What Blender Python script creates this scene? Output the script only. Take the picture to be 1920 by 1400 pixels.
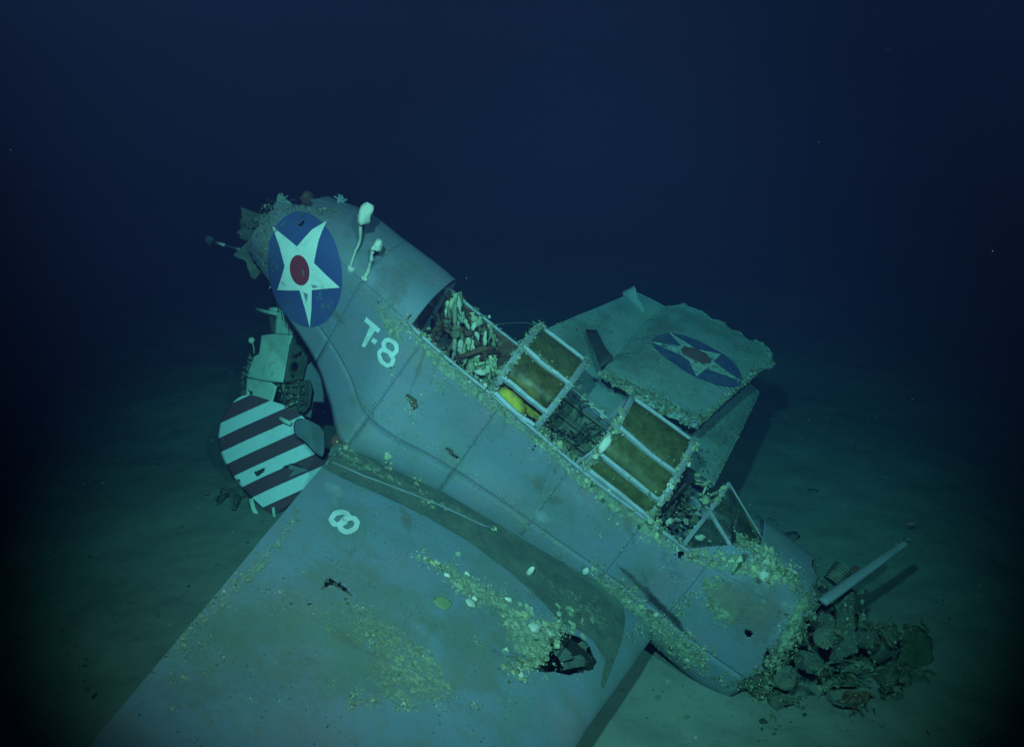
import bpy, bmesh, math, random
import numpy as np
from mathutils import Vector, Matrix
from mathutils.bvhtree import BVHTree
from mathutils.geometry import tessellate_polygon

random.seed(7); rng = np.random.default_rng(7)
for o in list(bpy.data.objects): bpy.data.objects.remove(o)
S = bpy.context.scene
COL = S.collection

# ------------------------------------------------------------------ camera, water light, lamps, exposure
PITCH = math.radians(18.0)
cam = bpy.data.cameras.new('camera'); cam.sensor_width = 36; cam.lens = 31.18
cam.clip_start = .05; cam.clip_end = 300
camo = bpy.data.objects.new('camera', cam); COL.objects.link(camo)
camo.location = (0, 0, 5.9); camo.rotation_euler = (math.pi/2 - PITCH, 0, 0)
S.camera = camo

W = bpy.data.worlds.new('World'); S.world = W; W.use_nodes = True
bg = W.node_tree.nodes['Background']
bg.inputs['Color'].default_value = (0.0008, 0.0022, 0.0080, 1); bg.inputs['Strength'].default_value = 1.0

def rov_lamp(loc, target, power, size, blend, colour, radius):
    l = bpy.data.lights.new('rov_lamp', 'SPOT'); l.energy = power; l.spot_size = math.radians(size)
    l.spot_blend = blend; l.color = colour; l.shadow_soft_size = radius
    o = bpy.data.objects.new('rov_lamp', l); COL.objects.link(o); o.location = loc
    o.rotation_euler = (Vector(target)-Vector(loc)).to_track_quat('-Z', 'Y').to_euler()
    return o
rov_lamp((-.75, .3, 7.7), (0, 9.2, 2.1), 3300, 60, .8, (1, .97, .93), .10)
rov_lamp((1.3, .3, 7.5), (.85, 9.2, 2.0), 2100, 54, .85, (1, .97, .93), .10)

S.view_settings.view_transform = 'Standard'; S.view_settings.look = 'None'
S.view_settings.exposure = 0; S.view_settings.gamma = 1; S.view_settings.use_curve_mapping = False
S.render.engine = 'CYCLES'
S.cycles.use_denoising = True
try: S.cycles.denoiser = 'OPENIMAGEDENOISE'
except Exception: pass
S.cycles.max_bounces = 6; S.cycles.volume_bounces = 0; S.cycles.transparent_max_bounces = 12
S.cycles.sample_clamp_indirect = 4

# ------------------------------------------------------------------ frames of reference
F_, CX, CY = 1663., 960., 699.
def rodr(r):
    r = np.array(r); th = np.linalg.norm(r); k = r/th
    K = np.array([[0,-k[2],k[1]],[k[2],0,-k[0]],[-k[1],k[0],0]])
    return np.eye(3)+np.sin(th)*K+(1-np.cos(th))*K@K
Rw = rodr((-1.103,.314,-.574)); tw = np.array([-.983,.35,-9.414])
sp, cp = math.sin(PITCH), math.cos(PITCH)
Rc = np.array([[1,0,0],[0,sp,-cp],[0,cp,sp]]); CAM = np.array([0,0,5.9])
def to_world(P): return (np.asarray(P, float)@Rw.T + tw)@Rc.T + CAM
def to_local(P): return (((np.asarray(P, float)-CAM)@Rc) - tw)@Rw
DIRL = Rc@Rw                                    # direction local -> world
DOWN = DIRL.T@np.array([0,0,-1.]); UPL = -DOWN  # gravity in the aircraft's frame
CAML = to_local(CAM)
def ray_l(px):
    d = Rw.T@np.array([(px[0]-CX)/F_, -(px[1]-CY)/F_, -1.]); return d
def ray_w(px): return Rc@np.array([(px[0]-CX)/F_, -(px[1]-CY)/F_, -1.])
def onl(px, n, k):
    n = np.array(n, float); d = ray_l(px); return CAML + d*((k-n@CAML)/(n@d))
def onY(px, y): return onl(px, (0,1,0), y)
def onZ(px, z): return onl(px, (0,0,1), z)
def onw(px, n, p):                               # world plane through p with normal n
    n = np.array(n, float); d = ray_w(px); return CAM + d*((n@(np.array(p)-CAM))/(n@d))
def proj_l(P):
    c = np.asarray(P, float)@Rw.T + tw
    return np.stack([CX-F_*c[...,0]/c[...,2], CY+F_*c[...,1]/c[...,2]], -1)

# ------------------------------------------------------------------ noise
_H = rng.random(65536)
def vn(P, f=1., seed=0):
    P = np.asarray(P, float)*f + seed*17.31; i = np.floor(P).astype(np.int64); u = P-i; u = u*u*(3-2*u)
    def h(a,b,c): return _H[(a*73856093 ^ b*19349663 ^ c*83492791) & 65535]
    x,y,z = i[...,0],i[...,1],i[...,2]; r = 0
    for dx in (0,1):
        for dy in (0,1):
            for dz in (0,1):
                w = (u[...,0] if dx else 1-u[...,0])*(u[...,1] if dy else 1-u[...,1])*(u[...,2] if dz else 1-u[...,2])
                r = r + w*h(x+dx,y+dy,z+dz)
    return r*2-1
def fbm(P, f=1., seed=0, n=3):
    return sum(vn(P, f*2**k, seed+k)*.5**k for k in range(n))
def in_poly(pts, poly):
    x, y = pts[...,0], pts[...,1]; r = np.zeros(x.shape, bool); n = len(poly)
    for i in range(n):
        x1,y1 = poly[i]; x2,y2 = poly[(i+1)%n]
        c = ((y1 > y) != (y2 > y)) & (x < (x2-x1)*(y-y1)/((y2-y1) if y2 != y1 else 1e-9)+x1); r ^= c
    return r

# ------------------------------------------------------------------ materials
def mat(name, base, rough=.6, var=None, vscale=2.0, vamt=1.0, bump=.0, bscale=40., metal=0., fine=None, spec=.3, streak=None, speck=None, chip=None, grime=None):
    m = bpy.data.materials.new(name); m.use_nodes = True; nt = m.node_tree; b = nt.nodes['Principled BSDF']
    b.inputs['Roughness'].default_value = rough; b.inputs['Metallic'].default_value = metal
    b.inputs['Specular IOR Level'].default_value = spec
    tc = nt.nodes.new('ShaderNodeTexCoord'); out = None
    def noise(sc, det=5, rg=.6):
        n = nt.nodes.new('ShaderNodeTexNoise'); n.inputs['Scale'].default_value = sc; n.inputs['Detail'].default_value = det
        n.inputs['Roughness'].default_value = rg; nt.links.new(tc.outputs['Object'], n.inputs['Vector']); return n
    def mix(a, bcol, n, lo, hi, amt=1.):
        r = nt.nodes.new('ShaderNodeMapRange'); r.inputs[1].default_value = lo; r.inputs[2].default_value = hi
        r.inputs[4].default_value = amt; nt.links.new(n.outputs['Fac'], r.inputs[0])
        x = nt.nodes.new('ShaderNodeMix'); x.data_type = 'RGBA'; nt.links.new(r.outputs[0], x.inputs[0])
        if isinstance(a, tuple): x.inputs[6].default_value = (*a,1)
        else: nt.links.new(a, x.inputs[6])
        x.inputs[7].default_value = (*bcol,1); return x.outputs[2]
    c = base
    if var:
        for k, v in enumerate(var): c = mix(c, v, noise(vscale*(1+.7*k), 6), .47, .66, vamt)
    if fine: c = mix(c, fine, noise(55, 3), .52, .75, .55)
    if grime: c = mix(c, grime, noise(4.5, 10, .78), .50, .70, .75)
    if streak: c = mix(c, streak, noise(9, 10, .8), .55, .66, .7)
    if speck: c = mix(c, speck, noise(38, 6, .8), .66, .72, .9)
    if isinstance(c, tuple): b.inputs['Base Color'].default_value = (*c,1)
    else: nt.links.new(c, b.inputs['Base Color'])
    if bump:
        n = noise(bscale, 6, .65); bp = nt.nodes.new('ShaderNodeBump'); bp.inputs['Strength'].default_value = bump
        bp.inputs['Distance'].default_value = .02; nt.links.new(n.outputs['Fac'], bp.inputs['Height'])
        nt.links.new(bp.outputs[0], b.inputs['Normal'])
    if chip:
        n = noise(11, 12, .82); q = nt.nodes.new('ShaderNodeMapRange'); q.inputs[1].default_value = chip; q.inputs[2].default_value = chip+.03
        nt.links.new(n.outputs['Fac'], q.inputs[0]); t = nt.nodes.new('ShaderNodeBsdfTransparent'); x = nt.nodes.new('ShaderNodeMixShader')
        nt.links.new(q.outputs[0], x.inputs[0]); nt.links.new(b.outputs[0], x.inputs[1]); nt.links.new(t.outputs[0], x.inputs[2])
        nt.links.new(x.outputs[0], nt.nodes['Material Output'].inputs['Surface'])
    return m
def growth_mat(name, tint=(1,1,1)):
    m = bpy.data.materials.new(name); m.use_nodes = True; nt = m.node_tree; b = nt.nodes['Principled BSDF']
    a = nt.nodes.new('ShaderNodeAttribute'); a.attribute_name = 'col'
    n = nt.nodes.new('ShaderNodeTexNoise'); n.inputs['Scale'].default_value = 90; n.inputs['Detail'].default_value = 4
    tc = nt.nodes.new('ShaderNodeTexCoord'); nt.links.new(tc.outputs['Object'], n.inputs['Vector'])
    x = nt.nodes.new('ShaderNodeMix'); x.data_type = 'RGBA'; x.blend_type = 'MULTIPLY'
    r = nt.nodes.new('ShaderNodeMapRange'); r.inputs[1].default_value=.3; r.inputs[2].default_value=.7; r.inputs[3].default_value=.45; r.inputs[4].default_value=1.15
    nt.links.new(n.outputs['Fac'], r.inputs[0]); nt.links.new(a.outputs['Color'], x.inputs[6]); nt.links.new(r.outputs[0], x.inputs[7])
    x.inputs[0].default_value = 1
    nt.links.new(x.outputs[2], b.inputs['Base Color']); b.inputs['Roughness'].default_value = .85; b.inputs['Specular IOR Level'].default_value = .15
    bp = nt.nodes.new('ShaderNodeBump'); bp.inputs['Strength'].default_value = .6; bp.inputs['Distance'].default_value = .01
    nt.links.new(n.outputs['Fac'], bp.inputs['Height']); nt.links.new(bp.outputs[0], b.inputs['Normal'])
    return m
M = {}
M['skin'] = mat('fuselage_paint', (.150,.200,.262), .55, [(.21,.185,.23),(.118,.175,.182)], 1.2, .95, .22, 26, fine=(.21,.26,.32), grime=(.17,.20,.20), streak=(.215,.225,.24), speck=(.30,.36,.34))
M['wing'] = mat('wing_paint', (.150,.220,.285), .6, [(.20,.205,.255),(.12,.195,.185)], 1.0, .95, .25, 30, fine=(.18,.23,.24), grime=(.14,.18,.145), streak=(.18,.20,.17), speck=(.27,.32,.26))
M['walk'] = mat('nonskid', (.085,.13,.115), .9, [(.13,.165,.14),(.07,.10,.09)], 3, .9, 1., 45, fine=(.20,.24,.18), grime=(.12,.16,.12), streak=(.2,.24,.17), speck=(.30,.34,.25))
M['old'] = mat('outer_wing_paint', (.25,.37,.38), .6, [(.29,.34,.35),(.22,.33,.25),(.17,.27,.29)], 1.6, .8, .25, 40, fine=(.17,.22,.2), streak=(.2,.24,.18))
M['blue'] = mat('insignia_blue', (.045,.075,.245), .55, [(.065,.10,.22)], 3, .8, .15, 40, grime=(.06,.095,.19), speck=(.16,.2,.28), chip=.655)
M['dblue'] = mat('insignia_blue_faded', (.05,.085,.22), .6, [(.10,.15,.20)], 6, .7, .2, 40, grime=(.10,.15,.19), chip=.57)
M['white'] = mat('insignia_white', (.84,.90,.86), .5, [(.72,.82,.77)], 4, .8, .15, 50, grime=(.55,.66,.60), speck=(.35,.42,.4), chip=.60)
M['fwhite'] = mat('insignia_white_faded', (.50,.60,.52), .6, [(.34,.42,.38)], 7, .9, .2, 40, grime=(.24,.32,.28), chip=.535)
M['red'] = mat('insignia_red', (.34,.035,.05), .35, [(.22,.04,.05)], 6, .6, .1, 40, spec=.5)
M['fred'] = mat('insignia_red_faded', (.22,.09,.07), .6, [(.14,.13,.10)], 7, .9, .2, 40, chip=.60)
M['code'] = mat('code_paint', (.58,.68,.69), .55, [(.46,.56,.55)], 9, .8, .15, 50, grime=(.38,.46,.46), chip=.60)
M['stripe_w'] = mat('rudder_white', (.80,.88,.93), .5, [(.70,.80,.86)], 3, .8, .1, 30, grime=(.56,.68,.78), speck=(.3,.36,.38), chip=.605)
M['stripe_r'] = mat('rudder_red', (.15,.062,.08), .6, [(.11,.06,.08)], 4, .7, .1, 30, grime=(.12,.075,.085), chip=.615)
M['pale'] = mat('pale_primer', (.60,.76,.66), .6, [(.50,.64,.55)], 2.5, .7, .2, 30, grime=(.34,.44,.36), streak=(.28,.36,.28), speck=(.15,.2,.16))
M['frame'] = mat('canopy_frame_metal', (.32,.36,.42), .5, [(.24,.29,.31)], 8, .8, .2, 60, metal=.2)
M['zinc'] = mat('zinc_primer', (.085,.125,.075), .7, [(.05,.075,.05),(.14,.17,.11)], 5, .8, .3, 40)
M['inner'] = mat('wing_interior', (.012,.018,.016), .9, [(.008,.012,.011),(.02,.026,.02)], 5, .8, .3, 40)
M['dark'] = mat('dark_metal', (.028,.036,.036), .6, [(.05,.06,.05)], 6, .8, .3, 40)
M['rust'] = mat('rust', (.13,.065,.04), .85, [(.075,.04,.03),(.17,.12,.07)], 7, .9, .6, 40)
M['steel'] = mat('dull_steel', (.20,.24,.28), .5, [(.15,.18,.18)], 4, .8, .15, 40)
M['silver'] = mat('bare_alloy', (.30,.38,.40), .45, [(.2,.27,.28)], 5, .8, .15, 40)
M['raft'] = mat('yellow_raft', (.62,.46,.035), .7, [(.40,.36,.06),(.25,.26,.08)], 6, .8, .3, 25)
M['sponge'] = mat('sponge_white', (.66,.68,.58), .8, [(.55,.58,.5)], 9, .6, .3, 50)
M['stalk'] = mat('sponge_stalk', (.50,.54,.46), .8, [(.4,.45,.38)], 20, .6, .3, 50)
M['flat'] = mat('flat_sponge', (.20,.28,.15), .9, [(.17,.24,.13)], 9, .8, .4, 40, grime=(.15,.22,.16))
M['shrimp'] = mat('shrimp_shell', (.75,.28,.14), .5)
M['grow'] = growth_mat('marine_growth')
M['debris'] = mat('debris_metal', (.085,.115,.10), .8, [(.05,.07,.06),(.15,.18,.13)], 5, .9, .7, 30, grime=(.13,.15,.10), streak=(.20,.22,.14), speck=(.30,.32,.22))
def glass_mat(name, dirt, fac):
    m = bpy.data.materials.new(name); m.use_nodes = True; nt = m.node_tree; b = nt.nodes['Principled BSDF']
    out = nt.nodes['Material Output']
    n = nt.nodes.new('ShaderNodeTexNoise'); n.inputs['Scale'].default_value = 7; n.inputs['Detail'].default_value = 7
    tc = nt.nodes.new('ShaderNodeTexCoord'); nt.links.new(tc.outputs['Object'], n.inputs['Vector'])
    r = nt.nodes.new('ShaderNodeMapRange'); r.inputs[1].default_value=.3; r.inputs[2].default_value=.7
    r.inputs[3].default_value = max(fac-.32,.05); r.inputs[4].default_value = min(fac+.25,1); nt.links.new(n.outputs['Fac'], r.inputs[0])
    t = nt.nodes.new('ShaderNodeBsdfTransparent'); t.inputs[0].default_value = (.85,.82,.55,1)
    mx = nt.nodes.new('ShaderNodeMixShader'); nt.links.new(r.outputs[0], mx.inputs[0])
    nt.links.new(t.outputs[0], mx.inputs[1]); nt.links.new(b.outputs[0], mx.inputs[2]); nt.links.new(mx.outputs[0], out.inputs['Surface'])
    n2 = nt.nodes.new('ShaderNodeTexNoise'); n2.inputs['Scale'].default_value = 18; n2.inputs['Detail'].default_value = 6
    nt.links.new(tc.outputs['Object'], n2.inputs['Vector'])
    rp = nt.nodes.new('ShaderNodeValToRGB'); rp.color_ramp.elements[0].color = (*[d*.75 for d in dirt],1); rp.color_ramp.elements[1].color = (*[d*1.25 for d in dirt],1)
    rp.color_ramp.elements[0].position=.3; rp.color_ramp.elements[1].position=.72
    nt.links.new(n2.outputs['Fac'], rp.inputs[0]); nt.links.new(rp.outputs[0], b.inputs['Base Color']); b.inputs['Roughness'].default_value = .35
    return m
M['glass'] = glass_mat('silted_yellow_glass', (.13,.15,.055), .56)
M['glass2'] = glass_mat('clearer_yellow_glass', (.15,.14,.04), .26)
M['glass3'] = glass_mat('clear_pane', (.06,.10,.10), .35)

# ------------------------------------------------------------------ mesh helpers
def tag(o, label=None, cat=None, group=None, kind=None):
    if label: o['label'] = label
    if cat: o['category'] = cat
    if group: o['group'] = group
    if kind: o['kind'] = kind
    return o
def thing(name, label, cat, loc=(0,0,0), group=None, mw=None):
    o = bpy.data.objects.new(name, None); COL.objects.link(o); o.empty_display_size = .2
    if mw is not None: o.matrix_world = mw
    else: o.location = loc
    return tag(o, label, cat, group)
def mk(name, V, Fc, m, parent=None, smooth=True, col=None, kind=None, label=None, solid=0., org=None):
    V = np.asarray(V, float)
    if org is not None: V = V-np.asarray(org)
    me = bpy.data.meshes.new(name); me.from_pydata(V.tolist(), [], [list(map(int,f)) for f in Fc]); me.update()
    if smooth: me.polygons.foreach_set('use_smooth', np.ones(len(me.polygons), bool))
    if col is not None:
        at = me.color_attributes.new('col', 'FLOAT_COLOR', 'POINT')
        at.data.foreach_set('color', np.concatenate([col, np.ones((len(V),1))],1).astype(np.float32).ravel())
    me.materials.append(m)
    o = bpy.data.objects.new(name, me); COL.objects.link(o)
    if parent is not None: o.parent = parent
    if org is not None and parent is None: o.location = org
    if solid:
        md = o.modifiers.new('thickness', 'SOLIDIFY'); md.thickness = abs(solid); md.offset = -1 if solid > 0 else 1; md.use_rim = m is not M['wing']
    if kind: o['kind'] = kind
    if label: o['label'] = label
    return o
class MB:
    def __init__(s): s.V = []; s.F = []; s.n = 0
    def add(s, V, F):
        V = np.asarray(V, float); s.V.append(V); s.F += [[int(i)+s.n for i in f] for f in F]; s.n += len(V); return s
    def tube(s, pts, r, k=6, flat=1., nrm=None, caps=True):
        P = np.asarray(pts, float); n = len(P); rr = np.broadcast_to(np.asarray(r, float), (n,)); V = []
        T = np.gradient(P, axis=0); T /= np.linalg.norm(T,axis=1,keepdims=True)+1e-12
        a = np.array(nrm, float) if nrm is not None else np.array([.31,.2,.93])
        for i in range(n):
            u = a-T[i]*(a@T[i]); u /= np.linalg.norm(u)+1e-12; v = np.cross(T[i],u); a = u if nrm is None else a
            for j in range(k):
                th = 2*math.pi*(j+.5)/k; V.append(P[i]+rr[i]*(u*math.cos(th)*flat+v*math.sin(th)))
        F = [[i*k+j, i*k+(j+1)%k, (i+1)*k+(j+1)%k, (i+1)*k+j] for i in range(n-1) for j in range(k)]
        if caps: F += [list(range(k))[::-1], [(n-1)*k+j for j in range(k)]]
        return s.add(V, F)
    def slab(s, G, th, nrm=None):            # G (n,m,3) grid -> closed slab of thickness th behind the grid
        n, m = G.shape[:2]; N = grid_normals(G) if nrm is None else np.broadcast_to(np.array(nrm,float), G.shape)
        B = G-N*th; V = np.concatenate([G.reshape(-1,3), B.reshape(-1,3)]); o = n*m; F = []
        for i in range(n-1):
            for j in range(m-1):
                a = i*m+j; F.append([a,a+m,a+m+1,a+1]); F.append([o+a,o+a+1,o+a+m+1,o+a+m])
        bd = [(0,j) for j in range(m)]+[(i,m-1) for i in range(1,n)]+[(n-1,j) for j in range(m-2,-1,-1)]+[(i,0) for i in range(n-2,0,-1)]
        bd = [i*m+j for i,j in bd]
        for q in range(len(bd)):
            a, b = bd[q], bd[(q+1)%len(bd)]; F.append([a,b,o+b,o+a])
        return s.add(V, F)
    def box(s, c, ax, ay, az):
        c = np.array(c,float); V = [c+ax*np.array(sx)+np.array(ay)*sy+np.array(az)*sz for sx in (-1.,1.) for sy in (-1,1) for sz in (-1,1)] if False else \
            [c+np.array(ax,float)*sx+np.array(ay,float)*sy+np.array(az,float)*sz for sx in (-1,1) for sy in (-1,1) for sz in (-1,1)]
        return s.add(V, [[0,1,3,2],[4,6,7,5],[0,4,5,1],[2,3,7,6],[0,2,6,4],[1,5,7,3]])
    def lathe(s, P0, axis, prof, k=12):      # prof: (distance along axis, radius)
        axis = np.array(axis,float); axis /= np.linalg.norm(axis); a = np.array([.3,.9,.2]); u = a-axis*(a@axis); u/=np.linalg.norm(u); v=np.cross(axis,u)
        V=[]; n=len(prof)
        for d,r in prof:
            for j in range(k):
                th=2*math.pi*j/k; V.append(np.array(P0)+axis*d+r*(u*math.cos(th)+v*math.sin(th)))
        Fc=[[i*k+j,i*k+(j+1)%k,(i+1)*k+(j+1)%k,(i+1)*k+j] for i in range(n-1) for j in range(k)]+[list(range(k))[::-1],[(n-1)*k+j for j in range(k)]]
        return s.add(V,Fc)
    def build(s, name, m, parent=None, **kw):
        return mk(name, np.concatenate(s.V), s.F, m, parent, **kw)
def grid_normals(G):
    a = np.gradient(G, axis=0); b = np.gradient(G, axis=1); N = np.cross(a,b); return N/(np.linalg.norm(N,axis=2,keepdims=True)+1e-12)
def gridF(n, m, keep=None):
    i, j = np.meshgrid(np.arange(n-1), np.arange(m-1), indexing='ij'); a = i*m+j
    Fq = np.stack([a, a+m, a+m+1, a+1], -1)
    return Fq[keep] if keep is not None else Fq.reshape(-1,4)
def compact(V, Fq):
    u, inv = np.unique(np.asarray(Fq).ravel(), return_inverse=True); return V[u], inv.reshape(-1, Fq.shape[1]), u
def bil(P00,P10,P01,P11,n,m):
    a = np.linspace(0,1,n)[:,None,None]; b = np.linspace(0,1,m)[None,:,None]
    P00,P10,P01,P11 = [np.array(p,float) for p in (P00,P10,P01,P11)]
    return (1-a)*(1-b)*P00+a*(1-b)*P10+(1-a)*b*P01+a*b*P11
def crom(X, Y, x):                                # smooth interpolation of rows of Y at sorted X
    X = np.asarray(X,float); Y = np.asarray(Y,float); x = np.asarray(x,float); m = np.gradient(Y, X, axis=0)
    i = np.clip(np.searchsorted(X, x)-1, 0, len(X)-2); h = (X[i+1]-X[i]); t = np.clip((x-X[i])/h,0,1)
    sh = (-1,)+(1,)*(Y.ndim-1); t = t.reshape(sh); h = h.reshape(sh)
    return (2*t**3-3*t**2+1)*Y[i]+(t**3-2*t**2+t)*h*m[i]+(-2*t**3+3*t**2)*Y[i+1]+(t**3-t**2)*h*m[i+1]

# templates for growth lumps
def ico(sub):
    bm = bmesh.new(); bmesh.ops.create_icosphere(bm, subdivisions=sub, radius=1)
    V = np.array([v.co[:] for v in bm.verts]); Fc = np.array([[v.index for v in f.verts] for f in bm.faces]); bm.free(); return V, Fc
I1, I2, I3 = ico(1), ico(2), ico(3)
LUMPS = []
for k in range(14):
    V, Fc = I2; d = 1+.55*fbm(V, 1.3, 50+k, 3)+.40*np.abs(vn(V,3.2,70+k)); LUMPS.append((V*d[:,None], Fc))
SMALL = []
for k in range(8):
    V, Fc = I1; d = 1+.5*vn(V, 1.6, 90+k); SMALL.append((V*d[:,None], Fc))
FLAKES = []
for k in range(8):
    V, Fc = I2; Q = V*np.array([1,1,.16]); d = 1+.4*vn(V*np.array([1,1,.2]), 1.7, 120+k); Q = Q*d[:,None]; Q[:,2] += .35*(Q[:,0]**2+.3*Q[:,1]); FLAKES.append((Q, Fc))
PAL = np.array([(.38,.46,.28),(.48,.56,.38),(.28,.36,.22),(.62,.68,.54),(.33,.40,.26),(.38,.48,.34),(.20,.25,.15),(.54,.55,.34)])
DARKPAL = np.array([(.11,.14,.09),(.17,.21,.13),(.07,.09,.065),(.22,.25,.16),(.13,.12,.07)])
def growth(parent, pts, nrms, size, name='encrusting_growth', pal=PAL, flat=.48, mix=(.5,.2,.3), bright=1., org=None, big=0.0):
    Vs, Fs, Cs, off = [], [], [], 0
    for P, N in zip(pts, nrms):
        s = (size[0]+(size[1]-size[0])*random.random()**2.2)*.85
        if random.random() < big: s *= 1.8
        q = random.random()
        T, Ft = (random.choice(LUMPS) if s > .022 else random.choice(SMALL)) if q < mix[0] else (random.choice(FLAKES) if q < mix[0]+mix[1] else random.choice(SMALL))
        N = np.array(N, float); a = rng.normal(size=3); u = np.cross(N, a); u /= np.linalg.norm(u)+1e-9; v = np.cross(N, u)
        if q >= mix[0] and q < mix[0]+mix[1]:
            N2 = N+rng.normal(size=3)*.5; N2 /= np.linalg.norm(N2); u = np.cross(N2,a); u/=np.linalg.norm(u)+1e-9; v=np.cross(N2,u); B=np.stack([u,v,N2],1); sc=np.array([1,.8,1])*s*1.3
        elif q < mix[0]: B = np.stack([u,v,N],1); sc = np.array([1,.6+.5*random.random(),flat])*s
        else:
            N2 = N+rng.normal(size=3)*.6; N2/=np.linalg.norm(N2); u=np.cross(N2,a); u/=np.linalg.norm(u)+1e-9; v=np.cross(N2,u); B=np.stack([u,v,N2],1); sc=np.array([.28,.28,1.3])*s
        V = (T*sc)@B.T+np.array(P)+N*s*.12; c = pal[random.randrange(len(pal))]*bright*(.45+.75*random.random())
        Vs.append(V); Fs.append(Ft+off); Cs.append(np.broadcast_to(np.clip(c,0,.8),(len(V),3))); off += len(V)
    if not Vs: return None
    return mk(name, np.concatenate(Vs), np.concatenate(Fs), M['grow'], parent, col=np.concatenate(Cs), kind='stuff', org=org, smooth=False)

# ------------------------------------------------------------------ seabed
def seabed_z(x, y):
    P = np.stack([x, y, np.zeros_like(x)], -1)
    t = np.clip((2.2-x)/5.5,0,1); rise = 1.05*t*t*(3-2*t)
    return rise+.10*fbm(P, .35, 3, 2)+.035*fbm(P, 1.6, 8, 3)+.012*fbm(P, 7, 21, 2)-.05
ux = np.sinh(np.linspace(-3.6,3.6,420)); xs = ux/ux.max()*42
ty = np.linspace(0,1,460); ys = -4+64*(.28*ty+.72*ty**2.6)
X, Y = np.meshgrid(xs, ys, indexing='ij'); Z = seabed_z(X, Y)
m = mat('silt', (.225,.25,.225), .95, [(.18,.205,.185),(.25,.27,.24)], .8, .8, .7, 5, fine=(.16,.18,.16), grime=(.17,.19,.17), streak=(.15,.17,.15), speck=(.33,.35,.31), spec=.1)
sb = mk('seabed', np.stack([X,Y,Z],-1).reshape(-1,3), gridF(420,460), m, kind='structure')
def ground(px, h=0.):
    d = ray_w(px); t = np.linspace(4,30,900); P = CAM+d*t[:,None]; k = np.argmax(P[:,2] < seabed_z(P[:,0],P[:,1])+h); return P[k]
def gz(p): return float(seabed_z(np.array([p[0]]), np.array([p[1]]))[0])

# ------------------------------------------------------------------ the aircraft wreck
MW = Matrix.Translation(Vector(to_world((0,0,0)))) @ Matrix(DIRL.tolist()).to_4x4()
wreck = thing('bomber_wreck', 'sunken grey propeller bomber lying nose-down, star insignia on its raised broken tail', 'aircraft wreck', mw=MW)

SX = [-2.1,-1.75,-1.3,-.7,-.3,0,.4,.8,1.6,2.4,3.2,3.6,4.2,4.75,4.9]
#        T      S            R            M            B             K
ST = [(.58,(-.27,.51),(-.41,.34),(-.47,.05),(-.32,-.20),-.33),
      (.62,(-.28,.55),(-.43,.38),(-.49,.05),(-.34,-.25),-.38),
      (.72,(-.30,.65),(-.47,.45),(-.505,.03),(-.45,-.42),-.58),
      (.70,(-.31,.63),(-.50,.42),(-.545,-.06),(-.585,-.62),-.85),
      (.68,(-.32,.61),(-.51,.38),(-.65,-.12),(-.84,-.76),-.98),
      (.66,(-.33,.58),(-.52,.33),(-.785,-.22),(-1.10,-.84),-1.08),
      (.64,(-.34,.56),(-.53,.29),(-.77,-.24),(-1.05,-.85),-1.12),
      (.62,(-.34,.53),(-.53,.26),(-.70,-.24),(-.94,-.86),-1.15),
      (.58,(-.34,.50),(-.53,.20),(-.66,-.26),(-.80,-.86),-1.18),
      (.55,(-.33,.46),(-.52,.14),(-.65,-.29),(-.70,-.87),-1.18),
      (.51,(-.31,.40),(-.51,.10),(-.63,-.30),(-.62,-.89),-1.15),
      (.49,(-.30,.38),(-.50,.08),(-.61,-.32),(-.58,-.93),-1.22),
      (.47,(-.32,.40),(-.52,.16),(-.64,-.32),(-.60,-1.0),-1.34),
      (.42,(-.34,.36),(-.54,.14),(-.65,-.30),(-.60,-1.0),-1.34),
      (.40,(-.34,.34),(-.54,.12),(-.65,-.30),(-.60,-1.0),-1.34)]
rows = []
for T,Sx,Rx,Mx,Bx,K in ST:
    mir = lambda p: (-p[0], p[1]+.12*min(1,abs(p[0])/.45)) if p[1] > 0 else (min(.7,-p[0]), p[1])
    rows.append([(0,K),Bx,Mx,Rx,Sx,(0,T+.02),mir(Sx),mir(Rx),mir(Mx),mir(Bx),(0,K)])
rows = np.array(rows)
for q_ in range(6):
    for e_,b_,m_ in ((0,1,2),(10,9,8)): rows[q_][e_]=rows[q_][b_]+(rows[q_][b_]-rows[q_][m_])*.75
# rows: (nx, 11, 2)
def fus(x, v, inset=0.):
    """skin point at station x and girth v: 0 keel, 1-4 right side, 5 spine, 6-9 left side"""
    x = np.atleast_1d(np.asarray(x,float)); v = np.atleast_1d(np.asarray(v,float))
    sec = crom(SX, rows, x)                 # (n,11,2)
    ext = sec.transpose(1,0,2)              # (11,n,2)
    out = crom(np.arange(11), ext, v)       # (m,n,2)
    G = np.empty((len(x), len(v), 3)); G[...,0] = x[:,None]; G[...,1:] = out.transpose(1,0,2)
    G[...,1] += .006*vn(G, 1.7, 5)+.003*vn(G, 5, 6); G[...,2] += .006*vn(G, 1.4, 7)
    if inset: G = G+grid_normals(G)*inset
    return G
def fus_nsign(): 
    g = fus(np.linspace(1,1.1,4), np.linspace(2,2.1,4)); n = grid_normals(g)[1,1]; return 1 if n[1] < 0 else -1
NS = fus_nsign()

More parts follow.
